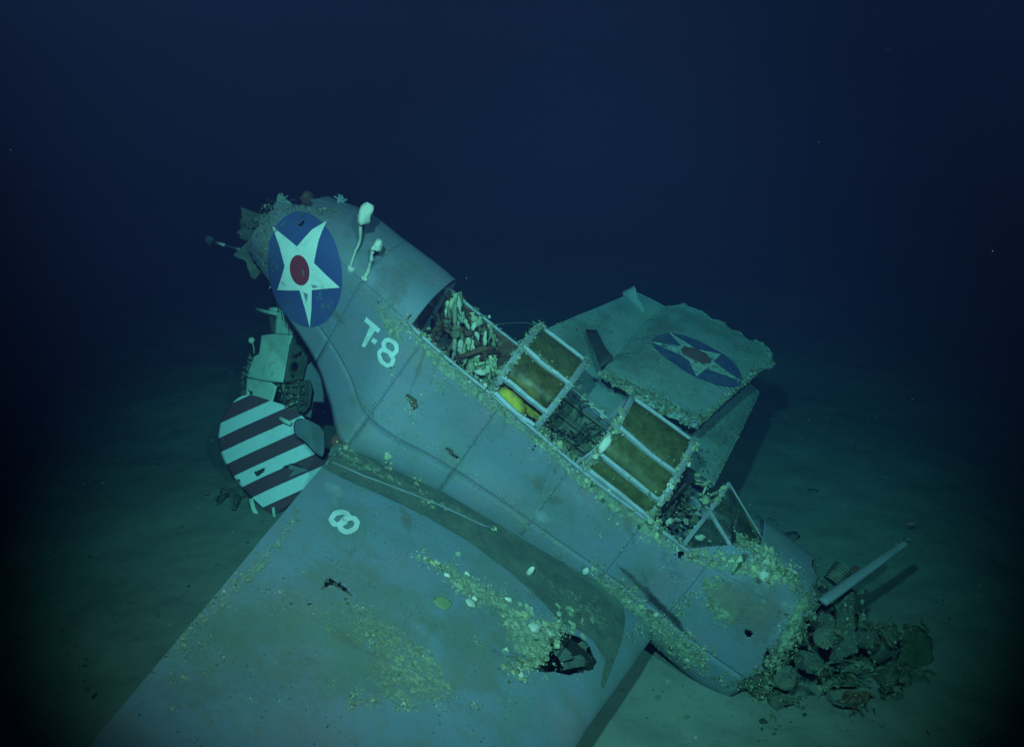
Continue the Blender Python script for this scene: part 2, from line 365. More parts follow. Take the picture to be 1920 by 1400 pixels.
PXH = [ # tears in the skin, outlined as they are seen
 [(761,741),(766,737),(781,748),(784,762),(776,768),(768,756)],
 [(1394,1182),(1400,1178),(1411,1182),(1412,1186),(1403,1194),(1397,1189)],
 [(558,417),(563,420),(569,410),(572,413),(568,422),(559,424)],
 [(836,838),(848,846),(862,858),(858,860),(844,851)]]
seam_x = [-2.08,-.72,.12,1.12,2.05,2.95,3.70,4.95]
seam_v = [.0,1.55,3.0,5.0,7.0,10.0]
rear_cut = lambda v: -.06+0*v
tailN = lambda v: -1.93+.24*np.clip((v-3.7)/.9,0,1)+.10*np.exp(-((v-4.45)/.22)**2)+.02*np.sin(v*2.3+.5)+.05*fbm(np.stack([v*2.2,v*0+3,v*0],-1),1,31,3)
BV, BF, boff = [], [], 0                    # solid copy for casting rays at
def add_bvh(V, Fq):
    global boff
    BV.append(np.asarray(V,float)); BF.extend((np.asarray(Fq)+boff).tolist()); boff += len(V)
fuselage = None
skins = []
for a in range(len(seam_x)-1):
    for b in range(len(seam_v)-1):
        x0,x1,v0,v1 = seam_x[a],seam_x[a+1],seam_v[b],seam_v[b+1]
        near = b in (1,2,3)
        nx = max(8,int((x1-x0)/(.016 if near else .05))); nv = max(8,int((v1-v0)*(38 if near else 12)))
        x = np.linspace(x0+.0003,x1-.0003,nx); v = np.linspace(v0+(.0006 if v0>0 else 0),v1-(.0006 if v1<10 else 0),nv)
        G = fus(x,v); N = grid_normals(G)*NS
        dep = np.zeros((nx,nv)); dep[[0,-1],:] = .0006; dep[:,[0,-1]] = np.maximum(dep[:,[0,-1]],.0006); dep += random.uniform(0,.0012)
        wave = .011*vn(G,1.3,40)+.006*vn(G,3.1,43)-.006*np.abs(vn(G,2.1,47))+.0022*vn(G,8,41)
        G = G-N*(dep+wave)[...,None]
        Vv = G.reshape(-1,3); allF = gridF(nx,nv)
        add_bvh(Vv, allF)
        xc = (x[:-1,None]+x[1:,None])/2+np.zeros((1,nv-1)); vc = (v[None,:-1]+v[None,1:])/2+np.zeros((nx-1,1))
        cpt = (G[:-1,:-1]+G[1:,1:])/2
        keep = np.ones((nx-1,nv-1),bool)
        keep &= xc > tailN(vc)
        frontlim = 3.42+.62*np.clip((vc-3)/1.4,0,1)
        keep &= ~((vc>3.02)&(vc<6.98)&(xc>rear_cut(vc))&(xc<frontlim))
        keep &= ~(((vc<1.0)|(vc>9.0))&(xc<.10))
        keep &= xc < 4.74+.08*fbm(np.stack([vc*3,xc*0,vc*0],-1),1,77,3)
        if near:
            pp = proj_l(cpt)
            for h in PXH: keep &= ~in_poly(pp,h)
        if keep.sum() < 6: continue
        Vk,Fk,_ = compact(Vv, gridF(nx,nv,keep))
        skins.append((Vk,Fk if NS>0 else Fk[:,::-1]))
# inner structure: frames and stringers carry the skin
mb = MB()
for xf in (-1.5,-1.0,-.4,.12,.6,1.12,1.6,2.05,2.5,2.95,3.35,3.75,4.2,4.6):
    e_ = 1.08 if xf<.15 else 0
    vv = np.linspace(e_,10-e_,90) if (xf<-.05 or xf>4.05) else np.linspace(e_,2.97,40)
    segs = [vv] if (xf<-.05 or xf>4.05) else [vv, np.linspace(7.03,10-e_,40)]
    for sg in segs:
        g1 = fus([xf-.012,xf+.012],sg); n1 = grid_normals(g1)*NS
        A,B,C,D = g1[0]-n1[0]*.02,g1[1]-n1[1]*.02,g1[1]-n1[1]*.075,g1[0]-n1[0]*.075
        k=len(sg); V=np.concatenate([A,B,C,D]); Fc=[]
        for i in range(k-1):
            for q in range(4): Fc.append([q*k+i,q*k+i+1,((q+1)%4)*k+i+1,((q+1)%4)*k+i])
        mb.add(V,Fc)
for vs in (.6,1.3,1.9,2.45,7.6,8.2,8.7,9.4):
    g1 = fus(np.linspace(-1.6 if 1<vs<9 else .2,4.6,60),[vs,vs+.02]); n1 = grid_normals(g1)*NS
    mb.tube(g1[:,0]-n1[:,0]*.04,.014,5)
fuselage = mb.build('fuselage', M['zinc'], wreck, smooth=False)
for Vk,Fk in skins: mk('skin_panel', Vk, Fk, M['skin'], fuselage, solid=.007)

# ---- right wing
def wing_G(c, s):
    """upper skin: c 0 trailing edge .. 1 leading edge, s distance from the centre line"""
    c = np.atleast_1d(c)[:,None]; s = np.atleast_1d(s)[None,:]
    te = .08+.095*(s-1.43); te = np.where(s<1.43, .08+0*s, te)
    le = np.where(s<2.2, 3.74-.24*(s-.7), 3.38-.20*(s-2.2))
    x = te+(le-te)*c; base = -.90+.015*(s-1.4)
    th = .19*(le-te)/3.3
    up = th*(2.0*(1-c)**.5*(1-(1-c)*.55)*1.12-0) if False else th*np.clip(2.969*np.sqrt(np.clip(1-c,0,1))*0+1.9*np.sqrt(np.clip(1-c,0,1))*(c**.85)*1.12,0,2)
    y = -s+0*c; z = base+up
    G = np.stack([x+0*s, y+0*x, z+0*x],-1)
    G[...,2] += .006*vn(G,1.6,61)+.002*vn(G,6,62)
    return G
WTEAR = [[(602,1104),(606,1098),(618,1081),(628,1087),(640,1092),(652,1103),(664,1117),(660,1118),(645,1109),(633,1100),(624,1096),(612,1103)],
         [(573,1130),(583,1126),(586,1134),(580,1133)],[(545,1134),(551,1127),(550,1135)],[(595,1147),(599,1146),(598,1150)],
         [(1030,1200),(1038,1188),(1050,1182),(1064,1184),(1082,1190),(1098,1200),(1110,1216),(1117,1238),(1108,1256),(1064,1262),(1012,1258),(1000,1250),(1012,1238),(1024,1224)]]
seam_c = [0,.30,.66,1.0]; seam_s = [.55,2.05,3.3,4.7,6.8]
wskins = []
for a in range(len(seam_c)-1):
    for b in range(len(seam_s)-1):
        c0,c1,s0,s1 = seam_c[a],seam_c[a+1],seam_s[b],seam_s[b+1]
        st_=.012 if (a==len(seam_c)-2 and b<2) else .02; nc = int((c1-c0)*3.2/st_)+6; ns = int((s1-s0)/st_)+6
        cc = np.linspace(c0,c1,nc)
        if a==len(seam_c)-2: cc = c1-(c1-c0)*(1-np.linspace(0,1,nc))**1.8
        cc = cc.copy(); 
        if a>0: cc[0]+=.0001
        if a<len(seam_c)-2: cc[-1]-=.0001
        ss = np.linspace(s0,s1,ns)
        G = wing_G(cc,ss); N = grid_normals(G); sgn = 1 if N[nc//2,ns//2,2]>0 else -1; N*=sgn
        dep = np.zeros((nc,ns))+random.uniform(0,.0005)
        if a>0: dep[0]+=.0002
        if a<len(seam_c)-2: dep[-1]+=.0002
        G = G-N*(dep+.010*vn(G,1.4,70)+.006*vn(G,3.3,71)-.005*np.abs(vn(G,2.3,73))+.002*vn(G,8,72))[...,None]
        Vv = G.reshape(-1,3); add_bvh(Vv,gridF(nc,ns))
        cpt=(G[:-1,:-1]+G[1:,1:])/2; pp=proj_l(cpt); keep=np.ones(pp.shape[:2],bool)
        for h in WTEAR: keep&=~in_poly(pp+ (3*fbm(cpt,14,55,2))[...,None],h)
        Vk,Fk,_=compact(Vv,gridF(nc,ns,keep)); wskins.append((Vk,Fk if sgn>0 else Fk[:,::-1]))
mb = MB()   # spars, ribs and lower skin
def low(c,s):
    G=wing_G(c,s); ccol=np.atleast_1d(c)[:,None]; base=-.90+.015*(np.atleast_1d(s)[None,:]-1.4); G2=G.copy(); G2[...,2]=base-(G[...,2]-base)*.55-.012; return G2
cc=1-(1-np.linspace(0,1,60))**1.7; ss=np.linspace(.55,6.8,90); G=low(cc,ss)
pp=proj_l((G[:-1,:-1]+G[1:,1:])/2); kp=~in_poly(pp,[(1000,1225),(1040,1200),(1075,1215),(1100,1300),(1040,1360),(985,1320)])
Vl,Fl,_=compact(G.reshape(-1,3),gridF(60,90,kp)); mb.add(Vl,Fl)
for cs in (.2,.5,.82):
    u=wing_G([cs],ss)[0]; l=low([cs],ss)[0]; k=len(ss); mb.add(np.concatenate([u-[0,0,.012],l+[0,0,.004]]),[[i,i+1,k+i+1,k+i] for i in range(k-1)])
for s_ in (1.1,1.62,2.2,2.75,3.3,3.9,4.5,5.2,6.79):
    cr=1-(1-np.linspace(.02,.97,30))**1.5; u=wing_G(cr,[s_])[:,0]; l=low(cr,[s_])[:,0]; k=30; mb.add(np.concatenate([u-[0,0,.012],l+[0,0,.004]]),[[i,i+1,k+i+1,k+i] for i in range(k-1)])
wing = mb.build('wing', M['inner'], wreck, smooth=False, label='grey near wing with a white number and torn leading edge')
for Vk,Fk in wskins: mk('skin_panel', Vk, Fk, M['wing'], wing, solid=.006)

BVH = BVHTree.FromPolygons([tuple(v) for v in np.concatenate(BV)], BF)
def cast(px, off=0.):
    d = Vector(ray_l(px)).normalized(); h = BVH.ray_cast(Vector(CAML), d)
    d2 = Vector(ray_l((px[0]+.45,px[1]+.35))).normalized(); h2 = BVH.ray_cast(Vector(CAML), d2)   # a ray that slips through a seam is thrown again beside it
    if h2[0] is not None and (h[0] is None or h2[3] < h[3]-.06): h, d = h2, d2
    if h[0] is None: return None
    n = h[1]; n = -n if n.dot(d) > 0 else n
    return np.array(h[0]+n*off), np.array(n)
def decal(name, outer, m, parent, holes=(), off=.006, cuts=3, kind=None):
    """flat paint laid over the skin: an outline in the picture thrown on to the surface"""
    bm = bmesh.new(); loops=[outer]+list(holes); tris = tessellate_polygon([[Vector((p[0],p[1],0)) for p in l] for l in loops])
    flat=[p for l in loops for p in l]; vs=[bm.verts.new((p[0],p[1],0)) for p in flat]
    for t in tris:
        try: bm.faces.new([vs[i] for i in t])
        except ValueError: pass
    for _ in range(cuts):
        bmesh.ops.triangulate(bm, faces=bm.faces[:])
        long=[e for e in bm.edges if e.calc_length()>7]
        if not long: break
        bmesh.ops.subdivide_edges(bm, edges=long, cuts=1)
    bmesh.ops.triangulate(bm, faces=bm.faces[:]); bm.verts.index_update()
    V=[];ok=[]
    for v in bm.verts:
        r=cast((v.co.x,v.co.y),off); ok.append(r is not None); V.append(r[0] if r else np.zeros(3))
    V=np.array(V); Fc=[]
    for f in bm.faces:
        ids=[v.index for v in f.verts]
        if all(ok[i] for i in ids): 
            n=np.cross(V[ids[1]]-V[ids[0]],V[ids[2]]-V[ids[0]])
            Fc.append(ids if n@(CAML-V[ids[0]])>0 else ids[::-1])
    bm.free(); return mk(name,V,Fc,m,parent,kind=kind,solid=-.0015 if False else 0)
def eight(name,holes,w,m,parent,off=.007):
    V,Fq,o=[],[],0
    for hi,h in enumerate(holes):
        h=np.array(h); c=h.mean(0); n=len(h); L=[]
        for i in range(n):
            for t in np.linspace(0,1,6)[:-1]: L.append(h[i]+(h[(i+1)%n]-h[i])*t)
        L=np.array(L); D=L-c; D=D/np.linalg.norm(D,axis=1,keepdims=True); k=len(L)
        for q in np.linspace(0,1,5):
            for p,d in zip(L,D):
                c_=cast(p+d*w*q,off+.0012*hi); V.append(c_[0])
        for a in range(4):
            for i in range(k): Fq.append([o+a*k+i,o+a*k+(i+1)%k,o+(a+1)*k+(i+1)%k,o+(a+1)*k+i])
        o+=5*k
    return mk(name,V,Fq,m,parent)
def Z1(l): return [(380+x/4.376,340+y/4.376) for x,y in l]
def Z2(l): return [(380+x/3.181,560+y/3.181) for x,y in l]
def Z4(l): return [(640+x/4.375,560+y/4.375) for x,y in l]
def Z7(l): return [(560+x/2.979,780+y/2.979) for x,y in l]
def smoothpoly(p, n=3):
    p=np.array(p,float)
    for _ in range(n):
        q=np.roll(p,-1,0); p=np.stack([.75*p+.25*q,.25*p+.75*q],1).reshape(-1,2)
    return [tuple(x) for x in p]

# ---- fuselage insignia
c0=np.array([840.,719.]); uu=np.array([133.,-391.]); aa=np.array([276.,266.])
circ=lambda r,c=c0:[tuple(c+r*(uu*math.cos(t)+aa*math.sin(t))) for t in np.linspace(0,2*math.pi,56,endpoint=False)]
hole=Z1([(780,340),(800,352),(828,305),(842,318),(822,362),(785,368)])
roundel = decal('insignia_roundel', Z1(circ(1.0)), M['blue'], wreck, holes=[hole], off=.005)
roundel['label']='round blue star insignia on the raised tail end'
star=Z1([(1020,325),(985,400),(955,480),(935,570),(918,665),(1020,765),(1130,865),(1010,875),(900,885),(897,1040),(885,1195),(845,1040),(800,887),(710,888),(620,885),(650,790),(678,690),(635,530),(575,365),(680,450),(778,530),(830,470),(900,395)])
decal('star', star, M['white'], roundel, off=.012)
decal('red_centre', [tuple(np.array(p)) for p in Z1([tuple(np.array([803,722])+np.array(q)) for q in [(80*math.cos(t)+14*math.sin(t),124*math.sin(t)) for t in np.linspace(0,2*math.pi,40,endpoint=False)]])], M['red'], roundel, off=.018)
code = decal('squadron_code', Z4([(190,180),(208,145),(322,245),(305,278),(278,258),(195,395),(168,383),(238,222)]), M['code'], wreck, off=.006)
code['label']='white painted code T-8 on the fuselage side'
decal('code_dash', Z4([(246,346),(265,316),(299,340),(279,371)]), M['code'], code, off=.006)
eight('code_digit',[Z4([(326,452),(342,430),(382,448),(410,490),(399,522),(375,526),(345,500)]),Z4([(364,374),(376,352),(402,352),(432,378),(440,412),(422,434),(398,420),(374,400)])],8.2,M['code'],code)
eight('wing_number',[Z7([(193,574),(215,553),(250,550),(262,560),(245,581),(210,593)]),Z7([(243,607),(265,586),(298,582),(311,598),(301,619),(268,633),(248,623)])],10.2,M['code'],wing)

# ---- walkway strip
def strip(name, A, B, m, parent, n=90, k=14, off=.009):
    def samp(L,n):
        L=np.array(L,float); d=np.r_[0,np.cumsum(np.linalg.norm(np.diff(L,axis=0),axis=1))]; t=np.linspace(0,d[-1],n); return np.stack([np.interp(t,d,L[:,i]) for i in (0,1)],1)
    A,B=samp(A,n),samp(B,n); V=np.zeros((n,k,3)); ok=np.ones((n,k),bool)
    for i in range(n):
        for j in range(k):
            p=A[i]+(B[i]-A[i])*j/(k-1); r=cast(p,off)
            if r is None: ok[i,j]=False
            else: V[i,j]=r[0]
    kp=ok[:-1,:-1]&ok[1:,:-1]&ok[:-1,1:]&ok[1:,1:]
    Fq=gridF(n,k,kp); Vk,Fk,_=compact(V.reshape(-1,3),Fq)
    return mk(name,Vk,Fk,m,parent)
strip('walkway', [(622,838),(640,830),(740,882),(830,922),(930,980),(1030,1040),(1130,1092),(1165,1125),(1172,1160),(1165,1200),(1150,1240),(1130,1290)],
      [(604,876),(640,895),(720,930),(800,968),(880,1015),(960,1075),(1020,1130),(1050,1166),(1085,1180),(1112,1200),(1134,1238),(1125,1285)], M['walk'], wing)
mb=MB(); P=[r[0] for r in (cast(p,.012) for p in [(622,866),(680,892),(750,918),(830,950),(905,985),(925,990)]) if r]; mb.tube(P,.012,5)
mb.build('walkway_strip', M['steel'], wing)
def stain_mat(name, c1, c2, scale=9, bump=.0, soft=(.96,1.2,1.)):
    m = bpy.data.materials.new(name); m.use_nodes=True; nt=m.node_tree; b=nt.nodes['Principled BSDF']; out=nt.nodes['Material Output']
    tc=nt.nodes.new('ShaderNodeTexCoord'); n=nt.nodes.new('ShaderNodeTexNoise'); n.inputs['Scale'].default_value=scale; n.inputs['Detail'].default_value=9; n.inputs['Roughness'].default_value=.72
    nt.links.new(tc.outputs['Object'],n.inputs['Vector']); a=nt.nodes.new('ShaderNodeAttribute'); a.attribute_name='col'
    ad=nt.nodes.new('ShaderNodeMath'); ad.operation='ADD'; nt.links.new(n.outputs['Fac'],ad.inputs[0]); nt.links.new(a.outputs['Fac'],ad.inputs[1])
    r_=nt.nodes.new('ShaderNodeMapRange'); r_.inputs[1].default_value=soft[0]; r_.inputs[2].default_value=soft[1]; r_.inputs[4].default_value=soft[2]; nt.links.new(ad.outputs[0],r_.inputs[0])
    n2=nt.nodes.new('ShaderNodeTexNoise'); n2.inputs['Scale'].default_value=28; n2.inputs['Detail'].default_value=6; nt.links.new(tc.outputs['Object'],n2.inputs['Vector'])
    r2=nt.nodes.new('ShaderNodeMapRange'); r2.inputs[1].default_value=.38; r2.inputs[2].default_value=.62; nt.links.new(n2.outputs['Fac'],r2.inputs[0])
    x=nt.nodes.new('ShaderNodeMix'); x.data_type='RGBA'; x.inputs[6].default_value=(*c1,1); x.inputs[7].default_value=(*c2,1); nt.links.new(r2.outputs[0],x.inputs[0]); nt.links.new(x.outputs[2],b.inputs['Base Color'])
    b.inputs['Roughness'].default_value=.85; t=nt.nodes.new('ShaderNodeBsdfTransparent'); mx=nt.nodes.new('ShaderNodeMixShader')
    nt.links.new(r_.outputs[0],mx.inputs[0]); nt.links.new(t.outputs[0],mx.inputs[1]); nt.links.new(b.outputs[0],mx.inputs[2]); nt.links.new(mx.outputs[0],out.inputs['Surface'])
    if bump:
        bp=nt.nodes.new('ShaderNodeBump'); bp.inputs['Strength'].default_value=bump; bp.inputs['Distance'].default_value=.015; nt.links.new(n2.outputs['Fac'],bp.inputs['Height']); nt.links.new(bp.outputs[0],b.inputs['Normal'])
    return m
M['crust']=stain_mat('growth_crust',(.22,.29,.20),(.33,.41,.28),14,.8); M['soot']=stain_mat('soot',(.018,.022,.024),(.03,.034,.034),5)
M['brown']=stain_mat('brown_film',(.22,.20,.17),(.18,.165,.14),4,.2,(.85,1.25,.8)); M['abr']=stain_mat('abraded_alloy',(.38,.47,.52),(.30,.38,.44),7,0,(.88,1.25,.85)); M['algae']=stain_mat('algae_film',(.17,.235,.19),(.21,.25,.17),4,.2,(.80,1.25,.6))
NST=0
def stain(name,poly,m,parent,feather=14,peak=.62,step=5,off=.012,bvh=None):
    global BVH,NST
    NST+=1; off+=.0016*(NST%7)
    keepb=BVH
    if bvh is not None: BVH=bvh
    P=np.array(poly,float); lo,hi=P.min(0)-feather,P.max(0)+feather; n0,n1=[max(3,int(v/step)) for v in hi-lo]
    gx,gy=np.meshgrid(np.linspace(lo[0],hi[0],n0),np.linspace(lo[1],hi[1],n1),indexing='ij'); Q=np.stack([gx,gy],-1)
    d=np.full(gx.shape,1e9); k=len(P)
    for i in range(k):
        a,b=P[i],P[(i+1)%k]; ab=b-a; t=np.clip(((Q-a)@ab)/(ab@ab+1e-9),0,1); d=np.minimum(d,np.linalg.norm(Q-(a+t[...,None]*ab),axis=-1))
    sd=np.where(in_poly(Q,poly),d,-d); al=np.clip(.5+sd/(2*feather),0,1)*peak*1.0
    V=np.zeros((n0,n1,3)); ok=np.ones((n0,n1),bool)
    for i in range(n0):
        for j in range(n1):
            if al[i,j]<=0 and False: ok[i,j]=False; continue
            c=cast(Q[i,j],off)
            if c is None: ok[i,j]=False
            else: V[i,j]=c[0]
    BVH=keepb
    kp=ok[:-1,:-1]&ok[1:,:-1]&ok[:-1,1:]&ok[1:,1:]; am=np.maximum(np.maximum(al[:-1,:-1],al[1:,1:]),np.maximum(al[1:,:-1],al[:-1,1:])); kp&=am>.02
    Qc=(Q[1:,1:]+Q[:-1,:-1])/2
    for h_ in PXH+WTEAR: kp&=~in_poly(Qc,h_)
    E=np.linalg.norm(V[1:,1:]-V[:-1,:-1],axis=-1); kp&=E<.25
    if kp.sum()<2: return None
    Vk,Fk,u=compact(V.reshape(-1,3),gridF(n0,n1,kp)); c=np.repeat(al.reshape(-1)[u][:,None],3,1)
    return mk(name,Vk,Fk,m,parent,col=c)
M['scuff']=stain_mat('paint_mark',(.13,.20,.27),(.20,.27,.30),16,0,(.90,1.1,.9))
for q_ in ([(640,800),(705,810),(710,850),(660,850)],[(890,830),(975,820),(960,872),(900,876)],[(820,890),(885,890),(880,985),(850,985)],[(930,440),(960,450),(950,500),(915,490)],[(600,630),(640,680),(650,730),(610,700)],[(540,500),(640,400),(720,330),(690,310),(560,420)],[(1010,1010),(1090,930),(1110,960),(1040,1060)]):
    stain('paint_mark',Z1(q_),M['scuff'],roundel,5,.56,2,off=.022)
stain('paint_mark',Z1([(820,700),(850,720),(858,770),(838,800),(818,760)]),M['abr'],roundel,4,.60,2,off=.024)  # small pale spot laid over the red centre disc
stain('paint_mark',[(640,960),(672,985),(660,995),(630,975)],M['scuff'],wing,8,.44,2,off=.014)
stain('soot_stain',[(1150,1045),(1175,1058),(1225,1105),(1262,1140),(1294,1176),(1302,1198),(1284,1190),(1235,1145),(1190,1100),(1150,1062)],M['soot'],fuselage,13,.72,4)
stain('soot_stain',[(1060,985),(1120,1020),(1180,1070),(1160,1075),(1100,1035)],M['soot'],fuselage,22,.42,5)
stain('brown_film',[(1300,1060),(1460,1085),(1500,1150),(1440,1215),(1380,1200),(1310,1130)],M['brown'],fuselage,40,.62)
stain('brown_film',[(540,390),(660,420),(780,520),(760,600),(700,560),(640,440)],M['brown'],fuselage,30,.5)
stain('abraded_patch',[(985,830),(1080,910),(1130,950),(1100,960),(1020,890),(960,840)],M['abr'],fuselage,24,.60)
stain('abraded_patch',[(760,625),(850,700),(930,770),(900,770),(820,710),(750,650)],M['abr'],fuselage,20,.55)
stain('abraded_patch',[(1180,975),(1260,1020),(1250,1050),(1190,1020)],M['abr'],fuselage,22,.55)
stain('abraded_patch',[(1440,1100),(1500,1120),(1480,1190),(1455,1170)],M['abr'],fuselage,22,.58)
stain('growth_crust',[(1315,1080),(1350,1078),(1395,1115),(1395,1150),(1370,1182),(1335,1160),(1320,1120)],M['crust'],fuselage,16,.66,4)
stain('growth_crust',[(1280,1040),(1380,1055),(1440,1075),(1500,1090),(1490,1100),(1420,1090),(1300,1056)],M['crust'],fuselage,9,.62,4)
stain('growth_crust',[(1500,1090),(1525,1110),(1510,1170),(1470,1235),(1420,1270),(1450,1200)],M['crust'],fuselage,16,.60,4)
stain('growth_crust',[(690,556),(760,600),(765,650),(725,640),(700,590)],M['crust'],fuselage,14,.60,4)
stain('growth_crust',[(762,606),(850,685),(950,768),(1050,850),(1090,890),(1220,980),(1275,1035),(1260,1042),(1190,995),(1080,908),(1000,830),(900,760),(800,680)],M['crust'],fuselage,8,.60,4)
stain('growth_crust',[(1100,1060),(1150,1085),(1250,1165),(1330,1245),(1290,1240),(1200,1165),(1120,1100)],M['crust'],fuselage,10,.60,4)
stain('growth_crust',[(800,1040),(850,1060),(940,1110),(1010,1180),(1060,1160),(1040,1200),(1000,1260),(960,1240),(940,1160),(860,1110)],M['crust'],wing,13,.62,4)
stain('growth_crust',[(660,1125),(740,1160),(840,1240),(880,1330),(700,1330),(690,1220)],M['crust'],wing,24,.56,5)
stain('growth_crust',[(560,965),(440,1090),(345,1190),(400,1170),(520,1050)],M['crust'],wing,10,.55,4)
stain('algae_film',[(380,1150),(560,1010),(700,1000),(820,1100),(820,1330),(200,1360)],M['algae'],wing,70,.50,8)
stain('algae_film',[(900,1100),(1000,1180),(960,1330),(820,1330),(780,1150)],M['algae'],wing,50,.52,8)
stain('growth_crust',[(640,835),(760,895),(880,955),(1000,1030),(990,1040),(860,970),(740,920),(620,870)],M['crust'],wing,14,.54,5,off=.018)
stain('growth_crust',[(930,1010),(1100,1100),(1170,1150),(1130,1230),(1060,1160),(980,1080)],M['crust'],wing,30,.50,5,off=.018)
stain('algae_film',[(640,690),(780,800),(900,880),(1000,960),(900,920),(760,830),(640,760)],M['algae'],fuselage,40,.46,7)
BVH_keep=BVH
for q_,z_ in (([(1046,1232),(1092,1226),(1104,1246),(1058,1254)],-.86),([(1040,1206),(1056,1200),(1070,1236),(1052,1240)],-.80),([(1086,1200),(1098,1210),(1090,1226),(1078,1212)],-.84)):
    g=bil(onZ(q_[0],z_),onZ(q_[1],z_),onZ(q_[3],z_-.03),onZ(q_[2],z_-.03),10,8); g=g+(.03*fbm(g,8,4,3))[...,None]; mb=MB(); mb.slab(g,.008); mb.build('torn_skin',M['walk'],wing)
# streaks of run-off below the sill and random wear over the skins
def blob_poly(c,l,w,ang):
    t=np.linspace(0,2*math.pi,12,endpoint=False); rr_=1+.3*np.clip(rng.normal(size=12),-1.5,1.5); x=l*np.cos(t)*rr_; y=w*np.sin(t)*rr_
    return [(c[0]+math.cos(ang)*a-math.sin(ang)*b,c[1]+math.sin(ang)*a+math.cos(ang)*b) for a,b in zip(x,y)]
sill_px=[(790,640),(830,672),(870,708),(905,737),(950,775),(990,802),(1035,838),(1075,878),(1130,922),(1175,950),(1230,988),(1265,1022)]
for k_ in range(26):
    q_=random.random()*(len(sill_px)-1); a_=np.array(sill_px[int(q_)]); b_=np.array(sill_px[int(q_)+1]); p=a_+(b_-a_)*(q_%1); l_=random.uniform(30,120); w_=random.uniform(3,9)
    d_=np.array([-.34,.94]); e_=p+d_*l_; n_=np.array([.94,.34]); stain('runoff_streak',[tuple(p+n_*w_),tuple(e_+n_*w_*.3),tuple(e_-n_*w_*.3),tuple(p-n_*w_)],M[random.choice(('abr','brown','algae','crust'))],fuselage,random.uniform(5,9),random.uniform(.46,.58),3)
for k_ in range(34):
    px_=random.uniform(600,1480); p=(px_,430+(px_-600)*.72+random.uniform(-20,250))
    stain('wear_patch',blob_poly(p,random.uniform(14,60),random.uniform(6,22),math.radians(random.gauss(38,25))),M[random.choice(('abr','brown','algae','scuff','abr'))],fuselage,random.uniform(8,18),random.uniform(.42,.55),4)
for k_ in range(34):
    p=(random.uniform(380,1000),random.uniform(930,1340))
    stain('wear_patch',blob_poly(p,random.uniform(14,70),random.uniform(6,22),math.radians(random.gauss(35,30))),M[random.choice(('abr','brown','algae','crust','scuff'))],wing,random.uniform(8,18),random.uniform(.40,.54),4)
# ---- cockpit: floors, seats, interior clutter
mb=MB(); g=fus(np.linspace(-.05,3.9,50),np.linspace(.9,1.0,2)); 
fl=np.stack([np.stack([np.linspace(-.1,3.9,40),np.full(40,y),np.full(40,-.52)],-1) for y in (-.56,-.2,.2,.56)],0); mb.slab(fl,.02,(0,0,1))
mb.build('cockpit_floor', M['zinc'], wreck)
for xb,hh in ((-.12,.46),(2.02,-.1),(3.05,.1),(3.95,.3)):
    g=[]; 
    for y in np.linspace(-.5,.5,12): g.append([(xb,y,-.55),(xb,y,min(hh,.5-.35*y*y))])
    mb=MB(); mb.slab(np.array(g),.015,(1,0,0)); mb.build('bulkhead', M['zinc'] if xb>0 else M['rust'], wreck, smooth=False)
# sills: tubes along both cockpit rails
for v_,nm in ((3.0,'cockpit_sill'),(7.0,'cockpit_sill')):
    g=fus(np.linspace(-.08,3.5 if v_<5 else 3.3,60),[v_,v_+.02])[:,0]; mb=MB(); g=g+np.cumsum(rng.normal(size=g.shape)*.0022,0)*np.sin(np.linspace(0,math.pi,60))[:,None]+[0,0,.005]; mb.tube(g,.022+.003*rng.normal(size=60),7); sl_=mb.build(nm, M['frame'], wreck); q_=[g[random.randrange(60)]+rng.normal(size=3)*.02 for _ in range(330)]; growth(sl_,q_,[(0,-.5,.8)]*330,(.004,.034))
# rear opening: turret ring, rusted tubes, gun mount
rust=MB(); rust2=MB()
def arc3(c,r,ax,n=26,a0=0,a1=2*math.pi,sq=1.):
    ax=np.array(ax,float);ax/=np.linalg.norm(ax);u=np.cross(ax,[.2,.1,.97]);u/=np.linalg.norm(u);v=np.cross(ax,u)
    return [np.array(c)+r*(u*math.cos(t)+sq*v*math.sin(t)) for t in np.linspace(a0,a1,n)]
ring=MB(); ring.tube(arc3((.48,0,.16),.40,(0.1,0,1)),.028,7,caps=False); ring.tube(arc3((.48,0,.05),.36,(0.1,0,1)),.022,7,caps=False)
ring.build('gun_ring', M['rust'], wreck)
for k in range(11):
    a=np.array([random.uniform(.02,.9),random.uniform(-.38,.42),random.uniform(.1,.48)]); b=a+np.array([random.uniform(-.3,.4),random.uniform(-.5,.4),random.uniform(-.45,.1)])
    mid=(a+b)/2+rng.normal(size=3)*.10; t=np.linspace(0,1,9)[:,None]; P=(1-t)**2*a+2*t*(1-t)*mid+t*t*b; P[:,2]=np.minimum(P[:,2],.42); P[:,1]=np.clip(P[:,1],-.47,.5)
    MB().tube(P,random.uniform(.012,.035),7).build('rusted_tube', M['rust'], wreck)
mb=MB(); mb.lathe((.22,-.12,-.1),(-.3,.5,.9),[(0,.12),(.02,.17),(.28,.17),(.32,.12)],16); mb.build('ammunition_drum', M['dark'], wreck)
mb=MB(); mb.lathe((.30,.05,.28),(-.5,-.8,.6),[(0,.02),(.01,.05),(.03,.06),(.05,.05),(.055,.02)],14); mb.build('hand_wheel', M['zinc'], wreck)
for nm,vr in (('inner_liner',(6.95,9.3)),('inner_liner',(.8,2.9))):
    g=fus(np.linspace(-.08,1.02,50),np.linspace(vr[0],vr[1],40)); n1=grid_normals(g)*NS; g=g-n1*(.045+.02*fbm(g,6,15,3)[...,None]); mb=MB(); mb.slab(g,.006); mb.build(nm,M['rust'],wreck)
P=fus(rng.uniform(-.05,1.,1),[7.])
pts=[];nn=[]
